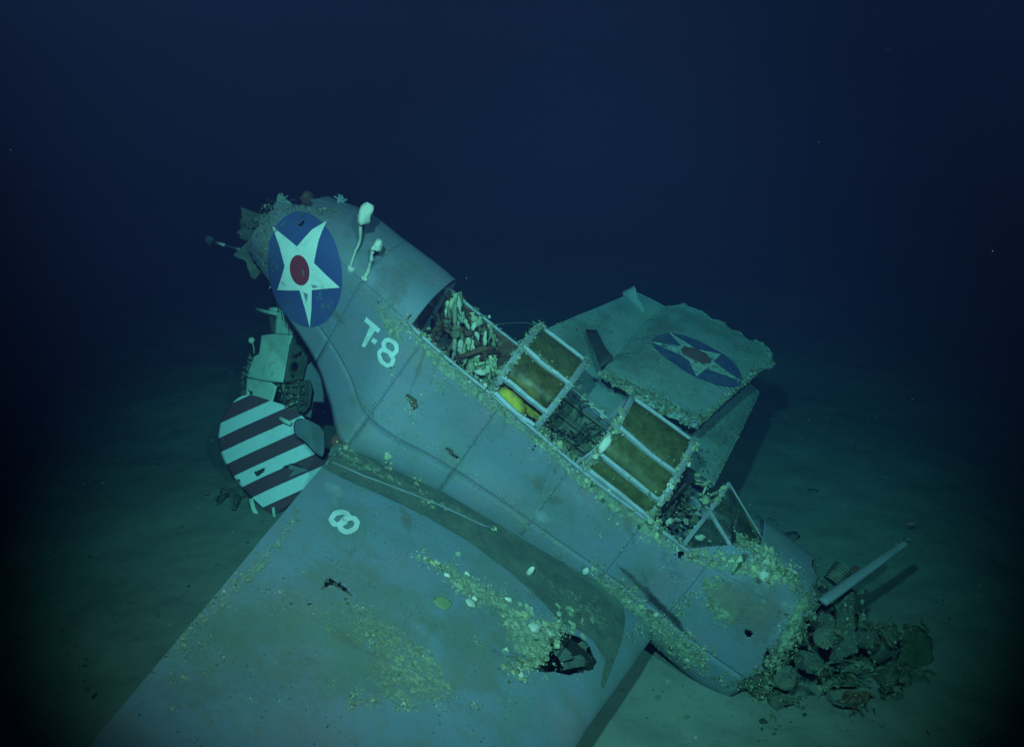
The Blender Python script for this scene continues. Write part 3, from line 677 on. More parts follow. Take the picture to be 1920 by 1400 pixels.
for k in range(420):
    x_=random.uniform(-.05,1.05); v_=random.choice((random.uniform(6.95,8.6),random.uniform(6.95,8.6),random.uniform(1.5,2.95))); g=fus([x_,x_+.01],[v_,v_+.02]); n1=(grid_normals(g)*NS)[0,0]; pts.append(g[0,0]-n1*.06); nn.append(-n1)
growth(wreck,pts,nn,(.008,.045),'rust_growth',np.array([(.16,.10,.06),(.12,.08,.05),(.24,.22,.13),(.34,.38,.24)]),.7,(.5,.3,.2))
# drooping growth curtains in the rear opening
def drips(pts, L, r, name, parent, pal, bright=1.):
    Vs,Fs,Cs,off=[],[],[],0
    for P in pts:
        ln=random.uniform(*L); rr=random.uniform(*r); n=6; d=DOWN+rng.normal(size=3)*.12; t=np.linspace(0,1,n)
        c=np.array(P)+t[:,None]*ln*d/np.linalg.norm(d)+np.cumsum(rng.normal(size=(n,3))*.006,0)
        rad=rr*(.5+.9*np.sin(math.pi*(.15+.75*t))**.8*(1-.35*t))*(1+.3*rng.normal(size=n)); rad[-1]*=.4
        b=MB(); b.tube(c,np.abs(rad)+.002,6); V=np.concatenate(b.V); col=pal[random.randrange(len(pal))]*bright*(.7+.5*random.random())
        Vs.append(V); Fs+=[[i+off for i in f] for f in b.F]; Cs.append(np.broadcast_to(np.clip(col,0,.8),(len(V),3))); off+=len(V)
    return mk(name,np.concatenate(Vs),Fs,M['grow'],parent,col=np.concatenate(Cs),kind='stuff')
pts=[]
for k in range(34): 
    t=random.random(); pts.append(np.array([.30+.5*t,.05-.10*t+random.gauss(0,.06),.26+.05*math.sin(t*9)+random.gauss(0,.03)]))
for k in range(34): pts.append(np.array([random.uniform(.62,.98),random.uniform(-.42,.1),random.uniform(.18,.36)]))
for k in range(14): pts.append(np.array([random.uniform(.05,.6),.40,random.uniform(.34,.46)]))
for k in range(10): pts.append(np.array([.02+random.uniform(-.03,.05),random.uniform(.1,.42),random.uniform(.42,.58)]))
drips(pts,(.10,.30),(.012,.030),'hanging_growth',wreck,PAL*1.1,1.05)
pts=[np.array([random.uniform(.02,.95),random.uniform(-.4,.4),random.uniform(-.3,.40)]) for k in range(120)]
growth(wreck,pts,[UPL]*len(pts),(.015,.055),'rust_growth',np.array([(.14,.075,.045),(.10,.06,.04),(.2,.17,.09),(.26,.28,.17)]),.8,(.6,.2,.2))
pts=[np.array([random.uniform(.75,1.15),random.uniform(-.5,.2),random.uniform(.0,.34)]) for k in range(160)]
growth(wreck,pts,[UPL+np.array([0,-.6,0])]*len(pts),(.012,.05),'shell_growth',PAL,.7,(.4,.4,.2),1.05)

# rivet rows along the panel edges
def rivets(surf, rowsets, parent, name='rivet_row'):
    T,Ft=I1; T=T[:]; Vs,Fs,o_=[],[],0
    for P,N in rowsets:
        for p,n in zip(P,N):
            if random.random()<.45: continue
            Vs.append(T[:]*.0062*random.uniform(.6,1.4)+p+n*.001); Fs.append(Ft+o_); o_+=len(T)
    return mk(name,np.concatenate(Vs),np.concatenate(Fs),M['grow'],parent,col=np.repeat(rng.choice([.10,.16,.34],len(Vs))[:,None]*np.array([[.9,1.1,1.1]]),len(T),0),kind='stuff')
def pxrow(fn):
    out=[]
    for g in fn:
        P=[];N=[]
        for p in g:
            q=proj_l(p); r_=cast(q)
            if r_ is not None and not any(in_poly(q[None],h_)[0] for h_ in PXH+WTEAR) and np.linalg.norm(r_[0]-p)<.05: P.append(r_[0]);N.append(r_[1])
        if P: out.append((P,N))
    return out
rr=[]
for xs_ in seam_x[1:-1]:
    for d_ in (-.022,.022): rr.append(fus([xs_+d_],np.linspace(1.05,3.0 if .0<xs_<3.5 else 5.2,46))[0])
for vs_ in (1.55,2.25):
    for d_ in (-.045,.045) if vs_<2 else (0,): rr.append(fus(np.linspace(-1.9,4.7,110),[vs_+d_])[:,0])
rr.append(fus(np.linspace(-.1,3.5,60),[2.9])[:,0])
rivets(None,pxrow(rr),fuselage)
rr=[]
for cs_ in (.20,.30,.44,.66,.80):
    for d_ in (-.007,.007) if cs_ in(.30,.66) else (0,): rr.append(wing_G([cs_+d_],np.linspace(1.2,5.6,80))[0])
for ss_ in (1.6,2.05,2.6,3.3,4.0,4.7):
    for d_ in (-.02,.02): rr.append(wing_G(np.linspace(.03,.9,52),[ss_+d_])[:,0])
rivets(None,pxrow(rr),wing)
# ---- canopies
def hoop(x, h=.56, lean=0., zr=None):
    g=fus([x],[3.0,7.0])[0]; z0=g[0,2]; zf=g[1,2]
    return np.array([(x,-.525,z0+.02),(x+lean*.3,-.515,z0+.17),(x+lean*.6,-.43,z0+.36),(x+lean*.9,-.25,z0+.50),(x+lean,.05,z0+h),(x+lean,.28,z0+h),(x+lean*.8,.45,(z0+h+zf)/2+.1),(x,.52,zf+.02)])
def lerp_arch(H, t):                         # t in 0..7
    d=np.arange(len(H)); return np.stack([np.interp(t,d,H[:,i]) for i in range(3)],-1)
def canopy(label, H0, H1, longs, panes, glassm, mid=None):
    mb=MB()
    for H in (H0,H1):
        P=crom(np.arange(8),H,np.linspace(0,7,40)); mb.tube(P,.027,6,nrm=(1,0,0),flat=1.35)
    for t in longs:
        a,b=crom(np.arange(8),H0,[t])[0],crom(np.arange(8),H1,[t])[0]; L=np.array([a+(b-a)*q for q in np.linspace(0,1,8)])+np.cumsum(rng.normal(size=(8,3))*.004,0)*np.sin(np.linspace(0,math.pi,8))[:,None]; mb.tube(L,np.linspace(.030,.026,8)+rng.normal(size=8)*.002,6,flat=1.2)
    for (t0,t1,gm,full) in panes:
        for tt_,sg in ((t0-.08,1),(t1+.08,-1)):
            for e,o_ in ((0,1),(1,-1)):
                Pa=lambda t_,q_: (lambda A,B: A+(B-A)*q_)(crom(np.arange(8),H0,[t_])[0],crom(np.arange(8),H1,[t_])[0])
                k0,k1,k2=Pa(tt_,e),Pa(tt_,e+o_*.20),Pa(tt_+sg*.33,e); cv=(k0*2+k1+k2)/4
                mb.add([k0,k1,k0*.25+k1*.35+k2*.4,k2,k0+[0,.006,-.012],k1+[0,.006,-.012],(k0*.25+k1*.35+k2*.4)+[0,.006,-.012],k2+[0,.006,-.012]],[[0,1,2,3],[7,6,5,4],[0,4,5,1],[1,5,6,2],[2,6,7,3],[3,7,4,0]])
    c=mb.build('canopy', M['frame'], wreck, label=label, smooth=False)
    for (t0,t1,gm,full) in panes:
        tt=np.linspace(t0,t1,9); A=crom(np.arange(8),H0,tt); B=crom(np.arange(8),H1,tt); q=np.linspace(.02,full,12)[:,None,None]
        G=A[None]*(1-q)+B[None]*q; mb=MB(); N=grid_normals(G); s=1 if N[6,4]@(CAML-G[6,4])>0 else -1
        G=G-N*s*.006+N*(.003*vn(G,4,11))[...,None]; mb.slab(G if s>0 else G[:,::-1],.005); mb.build('pane', M[gm], c)
        pp_=[G[random.randrange(12),random.choice((0,0,1,7,8,8,random.randrange(9)))]+N[0,0]*0 for _ in range(34)]; growth(c,pp_,[N[6,4]*s]*34,(.003,.018),pal=PAL*.9)
    return c
H0,H1=hoop(.97,.56,-.01),hoop(1.53,.58,.03)
can1=canopy('rear canopy section with a yellow bundle behind its panes',H0,H1,(0.1,1.25,3.0,5.35,7),[(1.35,2.95,'glass2',.97),(3.08,5.25,'glass',.96),(5.45,6.9,'glass',.95)],'glass')
H2,H3=hoop(2.15,.60,.02),hoop(2.96,.64,-.02)
can2=canopy('front canopy section under the folded wing tip',H2,H3,(0.1,1.35,2.9,5.3,7),[(.2,1.28,'glass',.96),(1.42,2.82,'glass',.96),(2.98,5.22,'glass',.96),(5.4,6.9,'glass',.95)],'glass')
# second hoop and stub frame just aft of the front section
mb=MB(); Hq=hoop(2.06,.42,.16); mb.tube(crom(np.arange(8),Hq,np.linspace(0,4.6,24)),.018,6,nrm=(1,0,0)); mb.build('hoop', M['frame'], can2, smooth=False)
# windshield
mb=MB()
wb=onY((1272,1032),-.50); wt=onY((1367,905),.34); wj=onl((1327,968),tuple(np.cross(wt-wb,np.array([1,0,.0]))/1.0),np.cross(wt-wb,np.array([1,0,0]))@wb)
wj=wb+(wt-wb)*.55+np.array([.01,0,.03]); wf=onY((1378,1036),-.30); wf2=onY((1442,1030),.28)
for L in ([wb,wj,wt],[wj,wf],[wb,(wb+wf)/2+np.array([0,-.01,.0]),wf]): mb.tube(np.array(L),.024,6)
mb.tube(np.array([wt,(wt+wf2)/2,wf2]),.014,6); mb.tube(np.array([wt+[.1,.02,-.06],wf2+[-.10,-.05,.02]]),.010,5)
ws=mb.build('windshield', M['frame'], wreck, smooth=False, label='bare windshield frame at the front of the cockpit')
def tri(a,b,c,n=6):
    return bil(a,b,a*.02+c*.98,b*.02+c*.98,n,n)
for nm,(a,b,c) in (('pane',(wb,wf,wj)),('pane',(wj,wf,wt)),('pane',(wf,wf2,wt))):
    q=(a+b+c)/3; a,b,c=[p+(q-p)*.07 for p in (a,b,c)]; mb=MB(); mb.slab(tri(a,b,c),.006); mb.build(nm,M['glass3'],ws)
# between the canopies: stringers, tray, cables ; ahead: seat armour, panels
mb=MB()
for k,(y,z) in enumerate(((.34,.30),(.22,.16),(.10,.05))):
    mb.tube(np.array([(1.35,y,z),(2.15,y,z-.03)]),.02,4)
g=bil((1.3,.42,.25),(2.2,.42,.2),(1.3,.1,-.1),(2.2,.1,-.14),20,12); g[...,2]+=.02*np.sin(np.arange(12)*2.1)[None,:]; mb.slab(g,.01); mb.build('instrument_tray', M['zinc'], wreck, smooth=False)
mb=MB(); g=bil((1.62,-.5,.05),(2.15,-.5,.02),(1.62,-.05,-.35),(2.15,-.05,-.4),16,16); g[...,2]+=.03*fbm(g,5,12); mb.slab(g,.02); mb.build('side_console', M['zinc'], wreck)
mb=MB()
for k in range(16):
    a=np.array([random.uniform(1.6,2.2),random.uniform(-.1,.45),random.uniform(-.05,.32)]); P=[a]
    for q in range(7): P.append(P[-1]+rng.normal(size=3)*.05)
    MB().tube(crom(np.arange(8),np.array(P),np.linspace(0,7,22)),random.uniform(.006,.013),5).build('loose_cable', M['dark'], wreck)
mb=MB()   # curved head armour of the front seat
g=[]
for t in np.linspace(0,1,18):
    w=.27*(1-.35*t**3); z=-.45+t*.98; g.append([(3.10+.10*math.cos(u*1.3)-.1+.04*t,w*u,z) for u in np.linspace(-1,1,14)])
mb.slab(np.array(g),.02); mb.build('seat_back', M['dark'], wreck)
mb=MB()
g=[]
for t in np.linspace(0,1,14): g.append([(3.70+.05*t,.42*u,-.25+t*(.60-.22*u*u)) for u in np.linspace(-1,1,20)])
mb.slab(np.array(g),.04); mb.build('instrument_panel', M['dark'], wreck)
mb=MB(); 
for (y,z,r) in ((-.2,.05,.055),(-.05,.06,.055),(.1,.06,.055),(-.13,-.08,.05),(.03,-.07,.05),(.2,.1,.04)): mb.lathe((3.66,y,z),(-1,0,.05),[(0,r),(.03,r),(.03,r*.8),(.005,r*.78)],14)
mb.build('gauge', M['steel'], wreck)
def scatter_box(lo,hi,n): return [np.array([random.uniform(l,h) for l,h in zip(lo,hi)]) for _ in range(n)]
growth(wreck,scatter_box((1.5,-.5,-.3),(2.2,.1,.05),150),[UPL]*150,(.012,.04),'shell_growth',PAL*.8,.7,(.45,.35,.2))
growth(wreck,scatter_box((3.15,.0,-.1),(3.65,.5,.42),230),[UPL]*230,(.012,.05),'shell_growth',PAL*.85,.7,(.4,.35,.25))
growth(wreck,scatter_box((3.5,-.42,-.1),(4.0,.3,.26),120),[UPL]*120,(.012,.06),'shell_growth',PAL*.8,.7,(.4,.35,.25))

# ---- left wing: root panel bent up, outer panel folded back over it
def slab_wing(name, TE0, TE1, LE0, LE1, m, parent, thick, n=70, k=50, corr=0., smooth_to=0., label=None, jag=0.):
    G=bil(TE0,TE1,LE0,LE1,n,k)                # axis0 span, axis1 chord
    N=grid_normals(G); s=1 if N[n//2,k//2,2]>0 else -1; N*=s
    t=np.linspace(0,1,k)[None,:]; a=np.linspace(0,1,n)[:,None]
    bul=thick*(2.2*np.sqrt(1-t+1e-6)*t**.9)
    G=G+N*(bul*.5+.012*fbm(G,1.5,33,3))[...,None]
    return G,N,s
TE0=np.array([.25,.62,-.12]); TE0=onY((915,661),.78); TE1=onY((1190,546),3.75); LE0=onY((1338,912),.85); LE1=onY((1425,735),3.75)
def wing_body(G,N,thick,corr=None,edge=None):
    n,k=G.shape[:2]; t=np.linspace(0,1,k)[None,:]; prof=thick*(2.0*np.sqrt(1-t+1e-6)*np.maximum(t,1e-6)**.8)
    U=G+N*(prof*.55)[...,None]; L=G-N*(prof*.45)[...,None]-N*.01
    if corr is not None: U=U+N*corr[...,None]
    mb=MB(); V=np.concatenate([U.reshape(-1,3),L.reshape(-1,3)]); o=n*k; Fq=gridF(n,k); bd=[(0,j) for j in range(k)]+[(i,k-1) for i in range(1,n)]+[(n-1,j) for j in range(k-2,-1,-1)]+[(i,0) for i in range(n-2,0,-1)]
    return V,Fq,o,[i*k+j for i,j in bd],U
def build_wing(name,V,Fq,o,bd,m,parent,flip,keep=None,label=None,kw={}):
    f1=Fq if keep is None else Fq[keep.ravel()]
    f2=(Fq+o)[:, ::-1] if keep is None else (Fq+o)[keep.ravel()][:, ::-1]
    Fc=f1.tolist()+f2.tolist()
    for q in range(len(bd)):
        a,b=bd[q],bd[(q+1)%len(bd)]; Fc.append([b,a,o+a,o+b])
    return mk(name,V,Fc,m,parent,label=label)
G=bil(TE0,TE1,LE0,LE1,110,90); N=grid_normals(G); N*= (1 if N[50,50,2]>0 else -1)
G=G+N*(.015*fbm(G,1.2,44,3))[...,None]
aa_=np.linspace(0,1,110)[:,None]; G[...,2]+= .06*np.clip((aa_-.72)/.28,0,1)**2*np.sin(np.linspace(0,6,90))[None,:]
V,Fq,o,bd,U1=wing_body(G,N,.16); lw=build_wing('wing',V,Fq,o,bd,M['old'],wreck,1,label='dark far wing root bent upwards behind the canopies')
# folded outer panel
oTE0=onY((1127,697),1.0); oTE1=onY((1236,556),3.85); oLE0=onY((1310,797),.98); oLE1=onY((1457,668),3.9)
n,k=360,110; G=bil(oTE0,oTE1,oLE0,oLE1,n,k); N=grid_normals(G); N*=(1 if N[90,70,2]>0 else -1)
a=np.linspace(0,1,n)[:,None]+np.zeros((1,k)); t=np.linspace(0,1,k)[None,:]+np.zeros((n,1))
ripple=.004*np.sin(a*2*math.pi*34)*np.clip((a-.30)/.03,0,1)
rag=(np.clip(1-a/.04,0,1)*.015*fbm(G,5,3,3)+np.clip((a-.95)/.05,0,1)*.06*fbm(G,4,6,3))
droop=-.02*np.clip((t-.86)/.14,0,1)**2*np.clip((.55-a)/.55,0,1)-.16*np.clip((.17-t)/.17,0,1)*np.clip((a-.15)/.2,0,1)
G=G+N*(rag+droop+.012*fbm(G,1.6,19,2))[...,None]
G=G+(oTE1-oTE0)[None,None]/3*(.10*fbm(np.stack([t*6,a*0,a*0],-1),1,5,3)*(np.clip((a-.9)/.1,0,1)+.12*np.clip((.06-a)/.06,0,1)))[...,None]
rnd=np.clip((t-.80)/.20,0,1)**2*np.clip((a-.75)/.25,0,1)**1.5; G=G-(oTE1-oTE0)[None,None]*(rnd*.17)[...,None]
V,Fq,o,bd,U2=wing_body(G,N,.19,corr=ripple); V_ow=V; ow=build_wing('folded_outer_wing',V,Fq,o,bd,M['old'],wreck,1,label='corrugated outer wing folded back, faded star on it')
PFo=[tuple(v) for v in U2.reshape(-1,3)]; BVo=BVHTree.FromPolygons(PFo,Fq.tolist()); BVl=BVHTree.FromPolygons([tuple(v) for v in U1.reshape(-1,3)],gridF(110,90).tolist())
BVH_main=BVH
def Z5(l): return [(940+x/3.333,500+y/3.333) for x,y in l]
BVH=BVo
oring=Z5(smoothpoly([(925,480),(950,440),(1045,410),(1180,440),(1320,510),(1450,590),(1505,690),(1490,745),(1420,755),(1300,730),(1150,660),(1010,560)],2))
fr=decal('insignia_roundel',oring,M['dblue'],wreck,off=.016); fr['label']='faded star roundel on the folded far wing'
decal('star',Z5([(1040,412),(1150,478),(1215,520),(1370,550),(1320,598),(1500,720),(1300,650),(1280,640),(1215,690),(1165,590),(1120,560),(920,470),(1040,492),(1120,500)]),M['fwhite'],fr,off=.024)
decal('red_centre',Z5([(1115,525),(1135,505),(1185,512),(1265,545),(1308,585),(1300,612),(1250,612),(1175,580),(1130,555)]),M['fred'],fr,off=.032)
# greenish torn strip beside the folded panel, torn trailing flap and bent plate
mb=MB(); g=bil(onY((1098,620),1.9),onY((1118,622),1.95),onY((1128,690),1.2),onY((1148,672),1.25),12,8); g2=g.copy(); mb.slab(g,.03); 
mb.tube(np.array([onY((1117,622),1.93),onY((1132,652),1.6),onY((1147,668),1.28)]),.02,6); mb.build('hinge_plate', M['dark'], wreck)
mb=MB(); g=bil(onY((1168,545),3.6),onY((1188,537),3.6),onY((1186,600),3.2),onY((1212,582),3.4),16,10); g[...,2]+=.05*fbm(g,4,3); mb.slab(g,.012); mb.build('torn_skin', M['old'], wreck)
mb=MB(); mb.lathe(onY((1300,790),.95),(.2,-1,.1),[(0,.045),(.05,.05),(.06,.035),(.02,.03)],14); mb.build('hinge_tube', M['steel'], wreck)
for q_,m_,pk,fe in (([(1140,690),(1240,570),(1300,600),(1200,720)],'algae',.55,30),([(1130,697),(1300,795),(1290,770),(1150,690)],'crust',.55,10),([(1290,560),(1450,660),(1400,690),(1280,600)],'algae',.52,30),([(1225,640),(1390,735),(1350,745),(1220,670)],'brown',.42,20),([(1180,650),(1290,720),(1270,730),(1170,670)],'crust',.50,12)):
    stain('algae_film',q_,M[m_],ow,fe,pk,5,off=.02)
BVH=BVl
for q_,m_,pk,fe in (([(980,640),(1170,550),(1150,680),(1060,700)],'algae',.55,40),([(1040,605),(1110,612),(1105,628),(1045,620)],'crust',.5,8),([(1310,810),(1420,745),(1350,900)],'algae',.55,25),([(1380,780),(1425,740),(1350,905),(1330,890)],'crust',.55,14)):
    stain('algae_film',q_,M[m_],lw,fe,pk,5,off=.02)
BVH=BVH_main

# ---- ragged tail end: torn frames, rust lump, control rod
mb=MB()
for k,(px,y,r) in enumerate((((470,430),.0,.16),((478,470),-.05,.14),((488,410),.1,.15))):
    c=onY(px,y); g=bil(c+rng.normal(size=3)*.05+[-.12,0,.1],c+[.16,.02,.10]+rng.normal(size=3)*.04,c+[-.13,-.05,-.12],c+[.18,-.04,-.14]+rng.normal(size=3)*.05,9,9)
    g=g+(.05*fbm(g,6,k+3,3))[...,None]*np.array([1,.6,1]); mb.slab(g,.012)
mb.build('torn_frame', M['debris'], wreck, smooth=False)
mb=MB(); c=onY((574,371),.10); T,Ft=LUMPS[3]; mb.add(T*np.array([.075,.06,.06])+c,Ft.tolist()); mb.build('rust_lump', M['rust'], wreck)
mb=MB()
for px0,px1,y in (((622,380),(650,392),.12),((628,386),(634,366),.1),((640,378),(628,368),.12),((508,500),(505,540),-.1),((515,392),(522,364),.0),((530,388),(524,366),.0)):
    mb=MB()
    g=bil(onY(px0,y),onY(px1,y),onY(px0,y)+[.03,.05,.05],onY(px1,y)+[.06,.02,.03],5,4); g=g+rng.normal(size=g.shape)*.012; mb.slab(g,.01); mb.build('torn_skin', M['old'], wreck, smooth=False)
r0,r1=onY((392,450),.45),onY((484,477),.05); rod=mb=MB(); mb.tube(np.array([r0,(r0+r1)/2,r1]),.012,7); rod=mb.build('control_rod', M['debris'], wreck)
for a_,b_ in ((.14,.34),(.54,.74)):
    mb=MB(); mb.tube(np.array([r0+(r1-r0)*a_,r0+(r1-r0)*b_]),.017,8); mb.build('white_sleeve', M['code'], rod)
mb=MB(); T,Ft=LUMPS[5]; mb.add(T*.05+r0,Ft.tolist()); mb.build('rod_end', M['debris'], rod)
mb=MB()
for p0,p1,p2 in (((512,535),(518,560),(524,585)),((520,530),(524,560),(530,600))): mb.tube(crom([0,1,2],np.array([onY(p0,-.1),onY(p1,0),onY(p2,.1)]),np.linspace(0,2,10)),.006,5)
mb.build('control_cable', M['debris'], wreck)
mb=MB(); mb.tube(crom(np.arange(4),np.array([onY((905,612),.45),onY((940,606),.6),onY((985,604),.8),onY((1005,610),.9)]),np.linspace(0,3,20)),.005,5); mb.build('loose_wire', M['debris'], wreck)
# fouled nose: torn firewall rim
mb=MB(); g=[]
for q in np.linspace(1.2,9,60):
    p=fus([4.70],[q])[0,0]; g.append([p,p*np.array([1,.86,.86])+[random.uniform(.02,.16),rng.normal()*.03,rng.normal()*.03]])
mb.slab(np.array(g),.012); mb.build('torn_cowl', M['debris'], wreck, smooth=False)
mb=MB(); g=[]
for zz in np.linspace(-.8,.36,14): g.append([(4.62,y*.95*math.sqrt(max(.05,1-((zz+.2)/.65)**2)),zz) for y in np.linspace(-.52,.52,14)])
mb.slab(np.array(g),.02,(1,0,0)); mb.build('firewall', M['dark'], wreck, smooth=False)

# ---- growth on the wreck, thrown on to the surfaces it covers
def along(poly,n,w):
    L=np.array(poly,float); d=np.r_[0,np.cumsum(np.linalg.norm(np.diff(L,axis=0),axis=1))]; t=rng.random(n)*d[-1]
    P=np.stack([np.interp(t,d,L[:,i]) for i in (0,1)],1); return P+rng.normal(size=P.shape)*w
def in_area(poly,n,clump=.06,seed=0,thr=.0):
    P=np.array(poly,float); out=[]; lo,hi=P.min(0),P.max(0); g=0
    while len(out)<n and g<60:
        q=lo+(hi-lo)*rng.random((n*3,2)); q=q[in_poly(q,poly)]; nz=fbm(np.concatenate([q,q[:,:1]*0],1),clump,seed,3); out+=q[nz>thr].tolist(); g+=1
    return np.array(out[:n])
def put(pxs,parent,size,bvh=None,name='encrusting_growth',**kw):
    global BVH
    old=BVH
    if bvh is not None: BVH=bvh
    P,N,P2,N2=[],[],[],[]
    for p in pxs:
        r=cast(p)
        if r is not None: P.append(r[0]); N.append(r[1])
    for p in pxs:
        for _ in range(5):
            q=(p[0]+rng.normal()*6,p[1]+rng.normal()*6); r=cast(q)
            if r is not None: P2.append(r[0]); N2.append(r[1])
    BVH=old
    growth(parent,P2,N2,(.0025,max(.006,size[1]*.33)),name,**{**kw,'mix':(.75,.05,.2)})
    return growth(parent,P,N,(size[0]*.8,size[1]*.68),name,**kw)
A=np.concatenate
# right wing
put(A([along([(776,1030),(800,1045),(840,1075),(865,1100),(900,1130)],90,7),along([(835,1060),(870,1100),(890,1125),(935,1115),(950,1150),(985,1165),(1015,1190)],190,11),
       along([(870,1085),(910,1110)],60,10)]),wing,(.008,.045),mix=(.4,.4,.2),bright=1.05)
put(A([in_area([(640,1120),(690,1130),(760,1180),(840,1250),(900,1330),(640,1330),(700,1240),(650,1180)],330,.05,4,.0),along([(655,1150),(700,1190),(760,1240)],120,14)]),wing,(.006,.036),pal=PAL*.9,mix=(.5,.3,.2))
put(A([along([(560,965),(500,1040),(420,1110),(360,1170),(340,1215)],170,6),in_area([(340,1150),(420,1190),(420,1250),(330,1330),(250,1330)],90,.06,9,0)]),wing,(.005,.026),pal=PAL*.8)
put(A([along([(560,1115),(600,1150),(640,1175)],50,10),along([(880,1180),(905,1215)],40,5),in_area([(420,1000),(1000,1180),(960,1330),(380,1330)],160,.03,2,.1),along([(500,1100),(540,1120)],20,8)]),wing,(.003,.018))
put(A([along([(1000,1225),(1020,1190),(1050,1170),(1085,1150)],170,13),along([(960,1250),(985,1240),(1010,1215)],140,14),in_area([(930,1110),(985,1130),(1030,1160),(1000,1230),(950,1200)],90,.08,5,0)]),wing,(.012,.06),mix=(.55,.3,.15))
put(A([along([(645,850),(700,878),(780,925),(850,965),(920,1000),(1010,1050),(1120,1110)],230,16),in_area([(900,1000),(1110,1100),(1190,1160),(1180,1250),(1110,1250),(960,1080)],160,.05,1,-.1)]),wing,(.004,.02),pal=DARKPAL*1.6)
put(A([along([(640,830),(660,860)],30,7),along([(725,860),(730,895)],26,4),along([(780,900),(785,930)],30,5),along([(795,935),(845,955)],50,6),along([(925,985),(930,1000)],14,4)]),wing,(.012,.055),pal=PAL,mix=(.5,.2,.3))
# fuselage sides
sill=[(762,606),(800,650),(850,690),(905,735),(950,772),(1000,805),(1050,850),(1090,890),(1140,925),(1215,975),(1275,1030)]
put(along(sill,520,5),fuselage,(.008,.034),mix=(.4,.35,.25))
put(A([along([(1090,890),(1110,915),(1150,940),(1220,985),(1250,1005)],150,9),along([(1005,810),(1050,850)],70,9)]),fuselage,(.01,.05),mix=(.4,.4,.2))
put(A([along([(690,560),(745,590),(765,605)],70,11),in_area([(715,560),(770,600),(760,650),(720,620)],60,.1,2,-.1)]),fuselage,(.006,.026),pal=PAL*.8)
put(A([along([(738,670),(733,700)],16,3),along([(765,745),(775,790)],40,5),along([(820,715),(830,730)],18,5),along([(870,728),(880,735)],16,6),along([(795,725),(790,760)],10,2)]),fuselage,(.006,.028))
seam=[(650,700),(730,770),(790,820),(850,860),(930,915),(1000,975),(1060,1030),(1110,1075)]
put(A([along(seam,150,3),along([(760,790),(735,830),(725,860)],24,3),along([(800,830),(815,870)],12,2),along([(740,800),(800,850)],20,3)]),fuselage,(.003,.013))
put(A([along([(1015,920),(1025,945)],14,4),along([(1045,1010),(1050,1060)],26,4),along([(1120,1060),(1110,1040)],16,6),in_area([(1000,880),(1280,1040),(1300,1150),(1100,1080)],90,.03,8,.1)]),fuselage,(.004,.022))
# cowl and nose
put(A([along([(1280,1035),(1330,1045),(1380,1055),(1420,1060),(1450,1075),(1490,1085)],230,7),along([(1385,1010),(1420,1030),(1460,1060),(1490,1080)],170,8),along([(1420,1075),(1440,1085)],30,8)]),fuselage,(.01,.05),mix=(.4,.4,.2))
put(A([in_area([(1310,1080),(1345,1075),(1390,1110),(1395,1150),(1370,1180),(1340,1160),(1320,1120)],170,.06,3,-.15),along([(1270,1130),(1300,1115),(1330,1090)],30,6),along([(1265,1140),(1275,1145)],14,4)]),fuselage,(.008,.04),pal=PAL*.75)
put(A([along([(1500,1090),(1520,1130),(1500,1170),(1480,1210),(1450,1240),(1420,1290)],260,11),in_area([(1460,1130),(1520,1100),(1510,1180),(1470,1240),(1440,1230)],120,.05,2,0)]),fuselage,(.008,.045),pal=PAL*.65)
put(A([along([(1110,1060),(1135,1085),(1170,1110),(1210,1140),(1260,1180),(1320,1235)],240,9),along([(1200,1170),(1240,1195),(1330,1250)],150,10)]),fuselage,(.007,.045),mix=(.4,.35,.25))
put(along([(1190,1185),(1290,1238),(1360,1275),(1430,1290),(1465,1255)],230,9),fuselage,(.006,.04),pal=PAL*.7)
put(A([along([(512,385),(500,420),(494,470),(500,500)],170,7),along([(530,392),(575,394),(640,395)],110,5)]),fuselage,(.006,.036),pal=PAL*.6)
P=[onY((random.gauss(476,12),random.uniform(408,478)),random.uniform(-.15,.25)) for _ in range(170)]; growth(wreck,P,[(-.5,-.6,.5)]*170,(.006,.034),pal=PAL*.55)
put(along([(660,420),(740,480),(800,520),(840,548)],60,6),fuselage,(.004,.014))
# far wing and folded panel
put(A([along([(1131,690),(1184,732),(1244,762),(1302,788),(1332,780),(1385,732),(1447,668)],620,6),along([(1236,556),(1290,560),(1360,600),(1455,665)],200,4)]),ow,(.010,.045),bvh=BVo,pal=PAL*.75)
Uo=U2; Lo=V_ow[len(V_ow)//2:].reshape(U2.shape); P=[]
for _ in range(620):
    j_=random.randrange(U2.shape[1]); q_=random.random(); P.append(Uo[0,j_]*(1-q_)+Lo[0,j_]*q_)
for _ in range(260):
    i_=random.randrange(U2.shape[0]); P.append(Uo[i_,-2]*(1-.5*random.random())+0*Uo[i_,-2] if False else Uo[i_,-3]+rng.normal(size=3)*.012)
growth(ow,P,[(0,-.8,.5)]*len(P),(.005,.034),pal=PAL*.7)
put(A([in_area([(1130,690),(1240,560),(1450,670),(1320,790)],420,.03,7,-.05),along([(1180,640),(1300,720)],60,12),along([(1210,690),(1260,710)],30,10)]),ow,(.006,.028),bvh=BVo,pal=PAL*.8)
put(A([in_area([(1310,800),(1425,740),(1345,905),(1300,880)],330,.05,6,-.1),along([(1425,735),(1390,810),(1345,905)],240,4)]),lw,(.008,.035),bvh=BVl,pal=DARKPAL*1.4)
put(A([along([(960,640),(1060,590),(1170,545)],120,3),in_area([(970,640),(1170,550),(1130,680),(1060,660)],150,.03,6,.1),along([(1040,605),(1100,620)],50,5)]),lw,(.006,.028),bvh=BVl,pal=PAL*.6)
